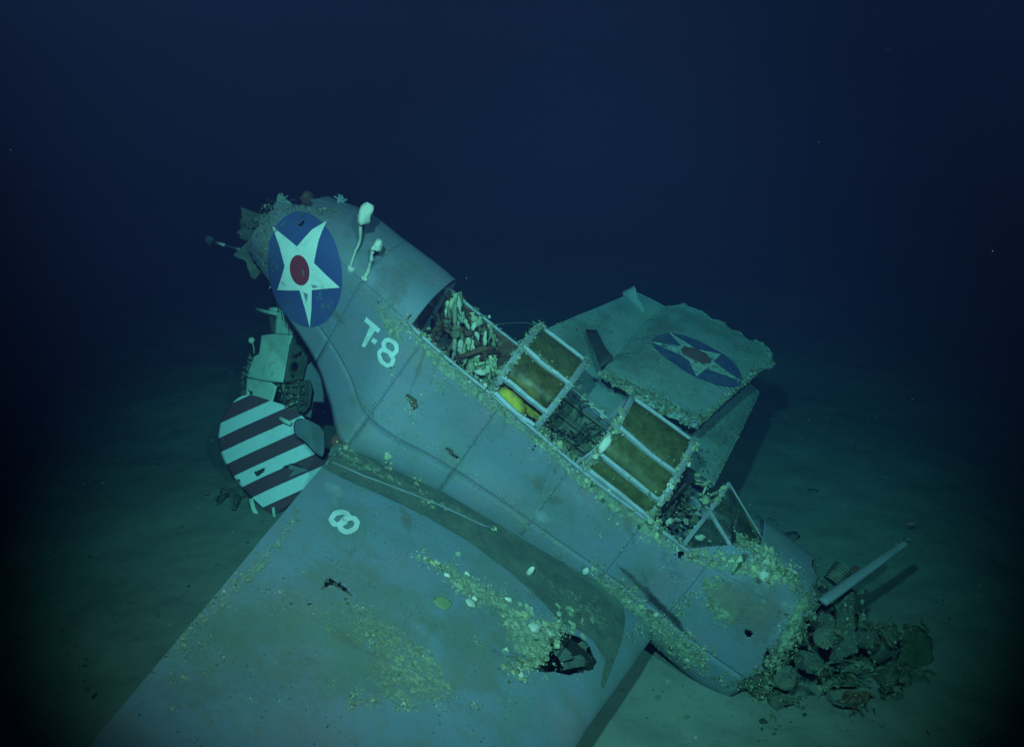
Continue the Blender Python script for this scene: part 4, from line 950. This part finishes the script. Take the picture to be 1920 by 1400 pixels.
# canopy bars
def bar_growth(H,n,parent,size,t0=0,t1=7,**kw):
    tt=t0+(t1-t0)*rng.random(n); P=crom(np.arange(8),H,np.sort(tt)); P=P+rng.normal(size=P.shape)*.018; growth(parent,P,[(0,-.5,.8)]*n,size,**kw); P=np.repeat(P,3,0)+rng.normal(size=(3*n,3))*.02; growth(parent,P,[(0,-.5,.8)]*len(P),(.003,.013),**kw)
bar_growth(H0,300,can1,(.008,.036)); bar_growth(H1,170,can1,(.006,.028)); bar_growth(H2,340,can2,(.008,.040),0,3.6); bar_growth(H3,280,can2,(.010,.042),0,6)
for H_a,H_b,t in ((H2,H3,1.35),(H2,H3,2.9),(H2,H3,5.3),(H0,H1,1.25),(H0,H1,3.0)):
    a_,b_=crom(np.arange(8),H_a,[t])[0],crom(np.arange(8),H_b,[t])[0]; q=rng.random(26)[:,None]; P=a_+(b_-a_)*q+rng.normal(size=(26,3))*.014; growth(can2 if H_a is H2 else can1,P,[(0,-.5,.8)]*26,(.005,.026)); q=rng.random(150)[:,None]**1.3; growth(can2 if H_a is H2 else can1,a_+(b_-a_)*q+rng.normal(size=(150,3))*.017,[(0,-.5,.8)]*150,(.003,.018))
q=rng.random(60)[:,None]; growth(ws,A([wb+(wt-wb)*q[:40]+rng.normal(size=(40,3))*.02,wj+(wt-wj)*q[:40]+rng.normal(size=(40,3))*.025]),[(0,-.5,.8)]*80,(.008,.035))

# ------------------------------------------------------------------ yellow raft bundle inside the rear canopy
raft=MB()
for (a_,b_,r) in (((1.02,-.40,.20),(1.36,-.36,.20),.115),((1.06,-.12,.22),(1.50,-.18,.26),.12),((1.22,-.44,.04),(1.50,-.42,.06),.075)):
    a_,b_=np.array(a_),np.array(b_); t=np.linspace(0,1,14)[:,None]; P=a_+(b_-a_)*t+np.array([0,.03,.04])*np.sin(t*5); rr=r*(np.sin(np.linspace(.35,math.pi-.35,14))**.5); raft.tube(P,rr,16)
V=np.concatenate(raft.V); V=V*1+ (.018*fbm(V,7,4,3))[:,None]*np.array([1,1,1])
rp=to_world(V.mean(0)); mk('life_raft', to_world(V), raft.F, M['raft'], org=rp)
tag(bpy.data.objects['life_raft'],'crumpled yellow raft bundle seen through the rear canopy panes','life raft')

# ------------------------------------------------------------------ striped rudder lying behind the wing
rb=ground((490,965),-.05); n_r=np.array([-.22,-.86,.46]); n_r/=np.linalg.norm(n_r)
R2=lambda px,off=0.: onw(px,n_r,rb)+n_r*off
outl=Z2(smoothpoly([(100,770),(115,700),(180,605),(260,560),(400,600),(560,660),(640,740),(730,900),(735,960),(690,1040),(600,1150),(500,1240),(420,1290),(370,1250),(300,1185),(200,1080),(130,960),(95,860)],2))
rud=thing('striped_rudder','round red and white striped rudder lying behind the wing','rudder',rb)
out=np.array(outl); cen=out.mean(0)
def bulge(p): 
    d=np.linalg.norm((np.array(p)-cen)/np.array([115,115])); return .05*max(0,1-d*d)
def clip(poly,nv,lo,hi):
    for s_,b_ in ((1,lo),(-1,-hi)):
        outp=[]
        for i in range(len(poly)):
            p,q=np.array(poly[i]),np.array(poly[(i+1)%len(poly)]); dp,dq=s_*(p@nv)-b_,s_*(q@nv)-b_
            if dp>=0: outp.append(tuple(p))
            if dp*dq<0: outp.append(tuple(p+(q-p)*dp/(dp-dq)))
        poly=outp
        if len(poly)<3: return []
    return poly
sl=math.radians(-24.5); nv=np.array([-math.sin(sl),math.cos(sl)])
ref=np.array(Z2([(300,650)])[0])@nv; per=(88.5/3.181)*math.cos(sl)
RH=[Z2([(310,1035),(375,1005),(380,1030),(330,1058)]),Z2([(480,1000),(545,978),(600,1000),(560,1015),(500,1010)])]
def flat_patch(name,poly,m,parent,surf,org,cuts=3,th=.02,skip=()):
    bm=bmesh.new(); tris=tessellate_polygon([[Vector((p[0],p[1],0)) for p in poly]]); vs=[bm.verts.new((p[0],p[1],0)) for p in poly]
    for t in tris:
        try: bm.faces.new([vs[i] for i in t])
        except ValueError: pass
    for _ in range(cuts+2):
        lg=[e for e in bm.edges if e.calc_length()>5]
        if not lg: break
        bmesh.ops.subdivide_edges(bm,edges=lg,cuts=1); bmesh.ops.triangulate(bm,faces=bm.faces[:])
    dl=[f for f in bm.faces if any(in_poly(np.array([[f.calc_center_median().x,f.calc_center_median().y]]),h)[0] for h in skip)]
    bmesh.ops.delete(bm,geom=dl,context='FACES'); bm.verts.index_update()
    V=np.array([surf((v.co.x,v.co.y)) for v in bm.verts])-np.array(org); Fc=[]
    for f in bm.faces:
        ids=[v.index for v in f.verts]; n=np.cross(V[ids[1]]-V[ids[0]],V[ids[2]]-V[ids[0]]); Fc.append(ids if n@(CAM-org-V[ids[0]])>0 else ids[::-1])
    bm.free(); return mk(name,V,Fc,m,parent,solid=th)
sr=lambda p: R2(p,bulge(p)+.012*float(vn(np.array([p[0],p[1],0.]),.02,3)))
for i in range(-3,9):
    poly=clip(outl,nv,ref+per*i+.15,ref+per*(i+1)-.15)
    if len(poly)<3: continue
    flat_patch('white_stripe' if i%2==0 else 'red_stripe',poly,M['stripe_w'] if i%2==0 else M['stripe_r'],rud,sr,rb,th=.012,skip=RH)
flat_patch('rudder_body',[tuple(cen+(np.array(p)-cen)*.985) for p in outl],M['dark'],rud,lambda p:R2(p,bulge(p)-.05),rb,th=.05)
mb=MB(); P=[R2(p,.02) for p in Z2([(525,985),(560,990),(610,1010),(640,1020)])]; g=bil(P[0],P[3],R2(Z2([(475,1080)])[0],.02),R2(Z2([(600,1030)])[0],.02),8,6); mb.slab(g-rb,.01); mb.build('torn_fabric',M['steel'],rud)
# torn trim along the lower edge
mb=MB(); mb.tube(np.array([R2(p,.05) for p in Z2([(300,1190),(315,1250),(350,1310),(390,1330)])])-rb,.03,7); mb.tube(np.array([R2(p,.02) for p in Z2([(425,1240),(430,1290),(440,1310)])])-rb,.02,6); mb.build('bent_edge',M['pale'],rud)

# ------------------------------------------------------------------ broken tail fin above the rudder
fp=R2((520,770),-.03); n_f=np.array([-.50,-.82,.22]); n_f/=np.linalg.norm(n_f)
F2=lambda px,off=0.: onw(px,n_f,fp)+n_f*off
fin=thing('broken_tail_fin','pale broken tail fin section with a row of lightening holes, above the striped rudder','tail fin',fp)
sf=lambda p: F2(p,.02*float(vn(np.array([p[0],p[1],0.]),.03,9))+.03*math.sin((p[0]-460)/100*math.pi))
flat_patch('skin_panel',Z2([(455,45),(500,42),(545,95),(552,165),(535,210),(435,205),(440,130)]),M['pale'],fin,sf,fp,th=.02)
flat_patch('skin_panel',Z2([(355,215),(420,207),(533,213),(520,300),(485,495),(420,490),(325,478),(262,462),(268,430),(300,345),(340,325)]),M['pale'],fin,sf,fp,th=.02,skip=[Z2([(418,492),(440,492),(440,516),(418,516)])])
flat_patch('skin_panel',Z2([(258,470),(325,482),(420,496),(450,520),(425,600),(420,655),(350,655),(265,632),(255,560)]),M['pale'],fin,sf,fp,th=.02,skip=[Z2([(275,545),(300,548),(300,572),(278,570)])])
n_s=np.array([.72,-.66,.15]); n_s/=np.linalg.norm(n_s); sp0=F2((546,690))
S2=lambda p: onw(p,n_s,sp0)
def cir(cx,cy,rx,ry,n=12): return Z2([(cx+rx*math.cos(t),cy+ry*math.sin(t)) for t in np.linspace(0,2*math.pi,n,endpoint=False)])
holes=[cir(580,250,19,27),Z2([(530,340),(565,325),(595,305),(600,330),(560,352)]),cir(552,402,25,28),Z2([(528,455),(555,448),(548,470),(532,468)])]
flat_patch('spar',Z2([(533,213),(552,165),(600,215),(640,320),(620,400),(600,480),(490,495),(520,300)]),M['zinc'],fin,S2,fp,th=.025,skip=holes)
flat_patch('side_plate',Z2([(620,400),(660,360),(700,440),(722,560),(722,615),(660,610),(645,710),(570,680),(600,560),(600,480)]),M['steel'],fin,lambda p:onw(p,(.25,-.92,.2),S2((590,730))),fp,th=.02)
flat_patch('rib_box',Z2([(440,520),(490,497),(600,482),(615,540),(600,640),(570,680),(420,660),(425,600)]),M['zinc'],fin,lambda p:F2(p,-.10),fp,th=.02)
mb=MB()
for p,q in (((445,520),(600,505)),((470,560),(600,560)),((440,600),(580,620)),((480,520),(470,640)),((520,510),(515,640)),((560,505),(555,650)),((600,490),(600,630)),((500,575),(580,600))):
    a_,b_=F2(Z2([p])[0],-.03),F2(Z2([q])[0],-.04); mb.tube(np.array([a_,(a_+b_)/2+rng.normal(size=3)*.015,b_])-fp,random.uniform(.010,.02),5)
mb.build('rib_lattice',M['debris'],fin)
mb=MB(); mb.tube(np.array([F2(p,.02) for p in Z2([(330,60),(400,78),(450,88)])])-fp,.025,6); mb.tube(np.array([F2(p,.0) for p in Z2([(400,60),(445,62)])])-fp,.03,6); mb.build('hinge_bracket',M['pale'],fin)
flat_patch('torn_skin',Z2([(370,95),(445,95),(420,205),(385,200)]),M['zinc'],fin,lambda p:F2(p,-.06),fp,th=.015)
P=[F2(p,.03) for p in Z2([(300,345),(275,420),(262,462),(258,560),(265,630)])]; pts=[]; 
for i in range(90): 
    k_=random.randrange(4); pts.append(P[k_]+(P[k_+1]-P[k_])*random.random()+rng.normal(size=3)*.02-fp)
pts+=[F2(Z2([(random.uniform(440,610),random.uniform(490,660))])[0],.0)-fp for _ in range(110)]
growth(fin,pts,[n_f]*len(pts),(.006,.028),pal=PAL*.8)
# grey fragment between the fin and the wing root
qp=R2((580,820),.12); n_q=np.array([-.3,-.8,.52]); frag=thing('metal_fragment','rounded blue grey sheet fragment jammed between rudder and wing root','wreckage',qp)
sq=lambda p: onw(p,n_q,qp)+np.array([0,-.1,.05])*(.4+.6*math.sin((p[0]-545)/70*2.6))
flat_patch('sheet',Z2(smoothpoly([(548,740),(580,708),(640,722),(730,770),(735,860),(728,945),(690,925),(620,850),(555,810)],1)),M['steel'],frag,sq,qp,th=.05)
mb=MB(); mb.tube(np.array([R2(p,.10) for p in Z2([(485,715),(520,735),(550,748)])])-qp,.028,8); mb.build('hinge_arm',M['pale'],frag)

# ------------------------------------------------------------------ torn scraps on the silt below the rudder
def scrap_heap(px, n, size, label, name='torn_scrap', depth=None):
    c=ground(px); c[2]=gz(c); h=thing(name,label,'wreckage',c)
    for k_ in range(n):
        p=rng.normal(size=3)*size*.5*np.array([1.2,.6,.35]); p[2]=abs(p[2])+.02; u=rng.normal(size=3); u/=np.linalg.norm(u); v=np.cross(u,rng.normal(size=3)); v/=np.linalg.norm(v)
        s1,s2=random.uniform(.1,.3)*size*1.6,random.uniform(.06,.18)*size*1.6; g=bil(p-u*s1-v*s2,p+u*s1-v*s2,p-u*s1+v*s2,p+u*s1+v*s2,7,6); g=g+(.25*s2*fbm(g,5/size,k_,3))[...,None]*np.cross(u,v); g[...,2]=np.maximum(g[...,2],-.03)
        mb=MB(); mb.slab(g,.01); mb.build('bent_plate',M['debris'],h,smooth=False)
    pts=rng.normal(size=(n*5,3))*size*np.array([.6,.35,.1]); pts[:,2]=np.abs(pts[:,2]); growth(h,pts,[(0,0,1)]*len(pts),(.01,.04),pal=DARKPAL)
    return h
scrap_heap((440,935),8,.42,'dark torn metal scraps on the silt at the rudder edge')

# ------------------------------------------------------------------ engine wreckage off the nose
nc=ground((1590,1215)); nc[2]=gz(nc); eng=thing('engine_wreckage','heap of crushed engine parts fouled with growth ahead of the nose','wreckage',nc)
def NP(px,h): return onw(px,(0,0,1),(0,0,h))-nc
def plate(pxs,hs,name,m,seed,th=.015,amp=.05):
    c=[NP(p,h) for p,h in zip(pxs,hs)]; g=bil(c[0],c[1],c[3],c[2],30,26); g=g+((amp*1.5*fbm(g,3.5,seed,3)+amp*.8*np.abs(fbm(g,9,seed+2,2))))[...,None]*np.array([.5,.5,1]); mb=MB(); mb.slab(g,th); return mb.build(name,m,eng)
plate([(1575,1120),(1598,1112),(1606,1225),(1555,1235)],[.95,.9,.35,.3],'bent_panel',M['walk'],5,amp=.03)
plate([(1690,1185),(1735,1170),(1745,1245),(1680,1250)],[.45,.4,.0,.0],'cowl_ring',M['zinc'],10,amp=.05)
for k_ in range(84):
    px=(random.uniform(1395,1730),random.uniform(1100,1320))
    if px[0]>1560 and px[1]<1120+(px[0]-1560)*.45: continue
    if px[0]<1500 and px[1]<1170+(1500-px[0])*.7: continue
    h_=max(.03,.95-.0062*(px[1]-1085)-.0016*max(0,px[0]-1600)+random.gauss(-.08,.10)); c_=NP(px,h_)
    u=rng.normal(size=3)*np.array([1,1,.8]); u/=np.linalg.norm(u); v=np.cross(u,rng.normal(size=3)+np.array([0,-.6,.8])); v/=np.linalg.norm(v); a_,b_=random.uniform(.07,.24),random.uniform(.05,.15)
    g=bil(c_-u*a_-v*b_,c_+u*a_-v*b_*random.uniform(.2,1),c_-u*a_*random.uniform(.3,1)+v*b_,c_+u*a_+v*b_,9,8); w_=np.cross(u,v); g=g+(.05*fbm(g,7,k_,3)+.03*np.abs(fbm(g,15,k_+9,2)))[...,None]*w_; g[...,2]=np.maximum(g[...,2],-.04)
    mb=MB(); mb.slab(g,.008); mb.build('torn_plate',random.choice((M['debris'],M['debris'],M['walk'],M['zinc'],M['rust'])),eng,smooth=False)
mb=MB(); mb.tube(np.array([NP(p,h) for p,h in (((1695,1172),.42),((1720,1168),.5),((1738,1180),.42),((1742,1200),.25),((1740,1240),.0))]),.022,7); mb.build('bent_pipe',M['zinc'],eng)
for (px,h,ax,r,L) in (((1560,1090),.95,(.5,.3,.5),.10,.22),((1530,1165),.6,(.3,-.6,.4),.09,.2),((1580,1150),.62,(-.2,-.6,.5),.08,.18),((1505,1235),.35,(.2,-.7,.3),.10,.2),((1640,1225),.22,(.4,-.3,.6),.10,.2),((1590,1080),.95,(.6,.2,.3),.06,.15),((1555,1190),.62,(-.5,-.6,.3),.10,.22),((1610,1195),.45,(.5,-.6,.2),.09,.2),((1475,1262),.32,(-.3,-.7,.2),.10,.2)):
    mb=MB(); pr=[]
    for q in range(7): pr+=[(L*q/7,r),(L*q/7+L*.05,r),(L*q/7+L*.06,r*.78),(L*(q+1)/7-.002,r*.78)]
    mb.lathe(NP(px,h),ax,pr,12); mb.build('engine_cylinder',M['rust'] if r<.09 else M['debris'],eng,smooth=False)
for k_ in range(11):
    a_=NP((random.uniform(1490,1680),random.uniform(1120,1260)),random.uniform(.2,.7)); P=[a_]; dr_=rng.normal(size=3); dr_/=np.linalg.norm(dr_)
    for q in range(5): P.append(P[-1]+rng.normal(size=3)*.06+dr_*.09)
    mb=MB(); P=crom(np.arange(6),np.array(P),np.linspace(0,5,16)); P[:,2]=np.maximum(P[:,2],-.02); mb.tube(P,random.uniform(.008,.022),6); mb.build('engine_pipe',M['debris'],eng)
pts=[]
for poly,h0,h1,n_ in (([(1530,1090),(1610,1085),(1640,1180),(1500,1240)],.55,.95,260),([(1480,1170),(1620,1170),(1720,1260),(1640,1400),(1400,1400),(1440,1260)],.05,.5,620),([(1600,1160),(1745,1175),(1750,1260),(1600,1260)],.0,.35,240)):
    for p in in_area(poly,n_,.03,4,-.3): 
        t=(p[1]-1085)/170; pts.append(NP(p,max(0,(.95-.75*t)+random.gauss(-.12,.12))))
hv,hf,ho=[],[],0
for o in eng.children:
    vs=[o.matrix_basis@v.co for v in o.data.vertices]; hv+=[tuple(v) for v in vs]; hf+=[[i+ho for i in p.vertices] for p in o.data.polygons]; ho+=len(vs)
BVe=BVHTree.FromPolygons(hv,hf); P,N=[],[]
for p in in_area([(1480,1150),(1540,1085),(1610,1090),(1650,1165),(1735,1170),(1750,1260),(1700,1400),(1390,1400),(1400,1260)],2600,.03,4,-.2):
    d=Vector(ray_w(p)).normalized(); h=BVe.ray_cast(Vector(CAM-nc),d)
    if h[0] is not None: n_=h[1]; n_=-n_ if n_.dot(d)>0 else n_; P.append(np.array(h[0])); N.append(np.array(n_))
growth(eng,P,N,(.004,.026),pal=np.concatenate([DARKPAL*1.7,PAL*.55]),mix=(.5,.3,.2),flat=.7)
growth(eng,pts[::4],[(0,-.4,.9)]*len(pts[::4]),(.010,.04),pal=DARKPAL*1.4,mix=(.5,.3,.2),flat=.8)
# straight blade standing out of the heap
b0,b1=NP((1541,1128),.95)+nc,None
tip=ground((1700,1014),1.25)
bl=thing('propeller_blade','long straight grey blade leaning out over the silt beyond the nose','propeller blade',b0)
t=np.linspace(0,1,24)[:,None]; P=(tip-b0)*t; mb=MB(); mb.tube(P,np.interp(np.linspace(0,1,24),[0,.1,.9,1],[.062,.066,.048,.042]),12,flat=.55); mb.build('blade',M['steel'],bl)
pts=[(tip-b0)*random.uniform(.93,1.0)+rng.normal(size=3)*.022 for _ in range(40)]+[(tip-b0)*random.uniform(.3,1.0)+np.array([0,-.02,-.045])+rng.normal(size=3)*.008 for _ in range(60)]
growth(bl,pts,[(0,0,1)]*len(pts),(.006,.022),pal=PAL*.6)

# ------------------------------------------------------------------ sponges, anemones and shells standing on the wreck
def lump(name,V,m,parent,org): return mk(name,V,LF,m,parent)
def stalked(px_base,px_top,px_head,rx,ry,label,seed,lean=.16):
    b,n=cast(px_base); d=np.linalg.norm(b-CAML)
    e=cast(px_top); 
    top=onl(px_top,ray_l(px_base),ray_l(px_base)@b-lean); hd=onl(px_head,ray_l(px_base),ray_l(px_base)@b-lean-.02)
    base=to_world(b); s=thing('stalked_sponge',label,'sponge',base,'stalked sponges on the wreck')
    pts=crom([0,1,2],np.array([b,(b+top)/2+np.array([0,.0,-.015])-.04*np.array(n)*0,top]),np.linspace(0,2,14)); pts=to_world(pts)-base; pts[1:-1]+=np.cumsum(rng.normal(size=(12,3))*.006,0)*np.sin(np.linspace(.2,3,12))[:,None]
    mb=MB(); mb.tube(pts,np.interp(np.linspace(0,1,14),[0,1],[.015,.019])*(1+.2*rng.normal(size=14)),8); mb.build('stalk',M['stalk'],s)
    T,Ft=I3; sc=d/F_; ex=DIRL@Rw.T@np.array([1,0,0]); ey=DIRL@Rw.T@np.array([0,1,0]); ez=DIRL@Rw.T@np.array([0,0,1])
    D=T*(1+.42*fbm(T,1.1,seed,3)+.10*vn(T,4,seed))[:,None]; ang=math.radians(-22); H=(D[:,:1]*rx*math.cos(ang)-D[:,1:2]*ry*math.sin(ang))*sc*ex+(D[:,:1]*rx*math.sin(ang)+D[:,1:2]*ry*math.cos(ang))*sc*ey+D[:,2:]*min(rx,ry)*sc*ez
    mk('head',H+to_world(hd)-base,Ft,M['sponge'],s)
    T,Ft=LUMPS[seed%14]; mk('foot',T*np.array([.035,.03,.03]),Ft,M['sponge'],s)
stalked((656,503),(676,406),(687,397),13,20,'tall white stalked sponge on the tail ridge, its bulb above the skyline',3)
stalked((683,521),(699,470),(708,459),9.5,12,'short stalked sponge lower on the ridge, beside the taller one',6,.10)
# ball sponge on the broken fin
b=F2((479,662),.02); s=thing('ball_sponge','small round white sponge on a thin stalk at the broken fin edge','sponge',b)
mb=MB(); h=F2((475,637),.03); mb.tube(np.array([b,(b+h)/2+[.01,0,0],h])-b,.008,6); mb.build('stalk',M['stalk'],s); T,Ft=I2; mk('head',T*.042*(1+.1*vn(T,2,4))[:,None]+h-b,Ft,M['sponge'],s)
def clump(px,s,label,name,cat,m='sponge',shape=(1,.7,.5),ang=0,k_=0,lift=.3,bvh=None,group=None):
    global BVH
    old=BVH
    if bvh is not None: BVH=bvh
    r=cast(px); BVH=old
    if r is None: return
    b,n=r; base=to_world(b); nw=DIRL@n; e1=DIRL@Rw.T@np.array([math.cos(ang),math.sin(ang),0]); e1-=nw*(e1@nw); e1/=np.linalg.norm(e1); e2=np.cross(nw,e1)
    T,Ft=I3; D=T*(1+.25*fbm(T,1.5,k_+20,3))[:,None]; V=D[:,:1]*shape[0]*s*e1+D[:,1:2]*shape[1]*s*e2+(D[:,2:]*shape[2]*s+lift*s)*nw
    o=mk(name,V+base,Ft,M[m],org=base); return tag(o,label,cat,group)
clump((990,1075),.055,'upright white tube sponge alone on the dark walkway','tube_sponge','sponge',shape=(.5,.55,1.1),ang=1.4,lift=.8,k_=1)
clump((881,1131),.046,'round pale disc-shaped shell at the lower edge of the wing growth band','oyster_shell','shell','stalk',(1,.9,.3),0,2)
clump((838,1078),.03,'white shell at the upper end of the wing growth band','oyster_shell','shell',shape=(1,.7,.4),ang=-.6,k_=3)
clump((952,1124),.034,'larger of the two white shells near the wing leading edge','oyster_shell','shell',shape=(1,.6,.45),ang=.1,k_=4)
clump((943,1136),.027,'smaller of the two white shells near the wing leading edge','oyster_shell','shell',shape=(1,.7,.4),ang=-.9,k_=5)
clump((889,1122),.032,'small bluish white shell just above the round disc shell','oyster_shell','shell',shape=(.8,.7,.5),ang=-.9,k_=6)
clump((1000,1178),.06,'pale green lumpy sponge where the wing edge is torn','lumpy_sponge','sponge','stalk',(1,.8,.6),.4,7)
clump((830,1128),.085,'flat yellow green sponge patch on the open wing skin','flat_sponge','sponge','flat',(1,.85,.08),.2,8,lift=.02)
clump((1098,1068),.045,'white shell on the fuselage above the wing root leading edge','oyster_shell','shell',shape=(1,.7,.5),ang=1.,k_=9)
clump((901,698),.05,'pale fan shaped sponge on the near sill behind the rear canopy','fan_sponge','sponge','stalk',(1,.6,.5),-.2,10)
clump((1432,1078),.06,'pale scalloped sponge patch on top of the cowl','fan_sponge','sponge','stalk',(1,.8,.3),.2,11,lift=.1)
H2p=crom(np.arange(8),H2,[1.9])[0]; base=to_world(H2p); T,Ft=I3; D=T*(1+.2*fbm(T,1.5,31,3))[:,None]
dd=DIRL@(crom(np.arange(8),H2,[2.4])[0]-crom(np.arange(8),H2,[1.4])[0]); dd/=np.linalg.norm(dd); e2=np.cross(dd,[0,1,0]); e2/=np.linalg.norm(e2); e3=np.cross(dd,e2)
tag(mk('white_sponge',D[:,:1]*.10*dd+D[:,1:2]*.045*e2+D[:,2:]*.045*e3+base+np.array([0,-.05,0]),Ft,M['sponge'],org=base),'bright white sponge grown on the rear hoop of the front canopy','sponge')

# ------------------------------------------------------------------ small things on and over the silt
def rock(px,s,label,name='dark_stone'):
    c=ground(px); c[2]=gz(c); T,Ft=random.choice(LUMPS); V=T*np.array([s,s*.8,s*.5])+[0,0,s*.2]; tag(mk(name,V+c,Ft,M['debris'],org=c),label,'stone')
rock((1524,922),.07,'small dark lump alone on the silt right of the far wing')
rock((1478,1010),.12,'dark lump on the silt just beyond the windshield')
scrap_heap((1435,985),5,.30,'dark twisted scraps on the silt beside the cowl')
c=ground((1709,980),.25); sh=thing('shrimp','tiny orange shrimp drifting above the silt at right','shrimp',c)
mb=MB(); t=np.linspace(0,1,10); P=np.stack([(t-.5)*.10,t*0,-.025*(t-.4)**2],-1); mb.tube(P,.012*np.sin(np.linspace(.3,2.9,10))**.8+.001,8); mb.build('body',M['shrimp'],sh)
mb=MB()
for k_ in range(5): mb.tube(np.array([(-.03+.014*k_,0,-.006),(-.035+.014*k_,.006,-.022),(-.042+.014*k_,.004,-.034)]),.0018,4)
mb.build('legs',M['shrimp'],sh)
mb=MB(); mb.tube(np.array([(.05,0,0),(.08,.01,.01),(.12,.015,.005)]),.0015,4); mb.build('antenna',M['shrimp'],sh)
# scattered crumbs of silt and shell
P=[];
for k_ in range(4200):
    x=random.uniform(-9,10); y=random.uniform(5.5,19); P.append((x,y,gz((x,y))+.004))
growth(None,P,[(0,0,1)]*len(P),(.004,.030),'seabed_rubble',np.concatenate([DARKPAL*1.2,PAL*.7]),.5,(.8,.15,.05))

# ------------------------------------------------------------------ drifting specks
Vs,Fs,o_=[],[],0
for k_ in range(90):
    d_=random.uniform(3.2,13)**1.0; px=(random.uniform(-100,2020),random.uniform(-60,1460)); w=ray_w(px); w=w/np.linalg.norm(w); p=CAM+w*d_
    if p[2]<gz(p)+.05: continue
    T,Ft=random.choice(SMALL); Vs.append(T*random.uniform(.0010,.0024)*rng.uniform(.6,1.6,3)+p); Fs.append(Ft+o_); o_+=len(T)
V=np.concatenate(Vs); mk('marine_snow',V,np.concatenate(Fs),M['grow'],None,col=np.full((len(V),3),.10),kind='stuff')
# ------------------------------------------------------------------ sea water
mb=MB(); mb.box((0,28,3.2),(43,0,0),(0,34,0),(0,0,4.8))
hz=mb.build('haze',None or bpy.data.materials.new('sea_water'),None,smooth=False); hz['kind']='stuff'
wm=hz.data.materials[0]; wm.use_nodes=True; nt=wm.node_tree; nt.nodes.clear()
o_=nt.nodes.new('ShaderNodeOutputMaterial'); pv=nt.nodes.new('ShaderNodeVolumePrincipled'); nt.links.new(pv.outputs[0],o_.inputs['Volume'])
pv.inputs['Density'].default_value=.14; pv.inputs['Color'].default_value=(.014,.022,.074,1); pv.inputs['Absorption Color'].default_value=(.07,.70,.74,1); pv.inputs['Anisotropy'].default_value=.2
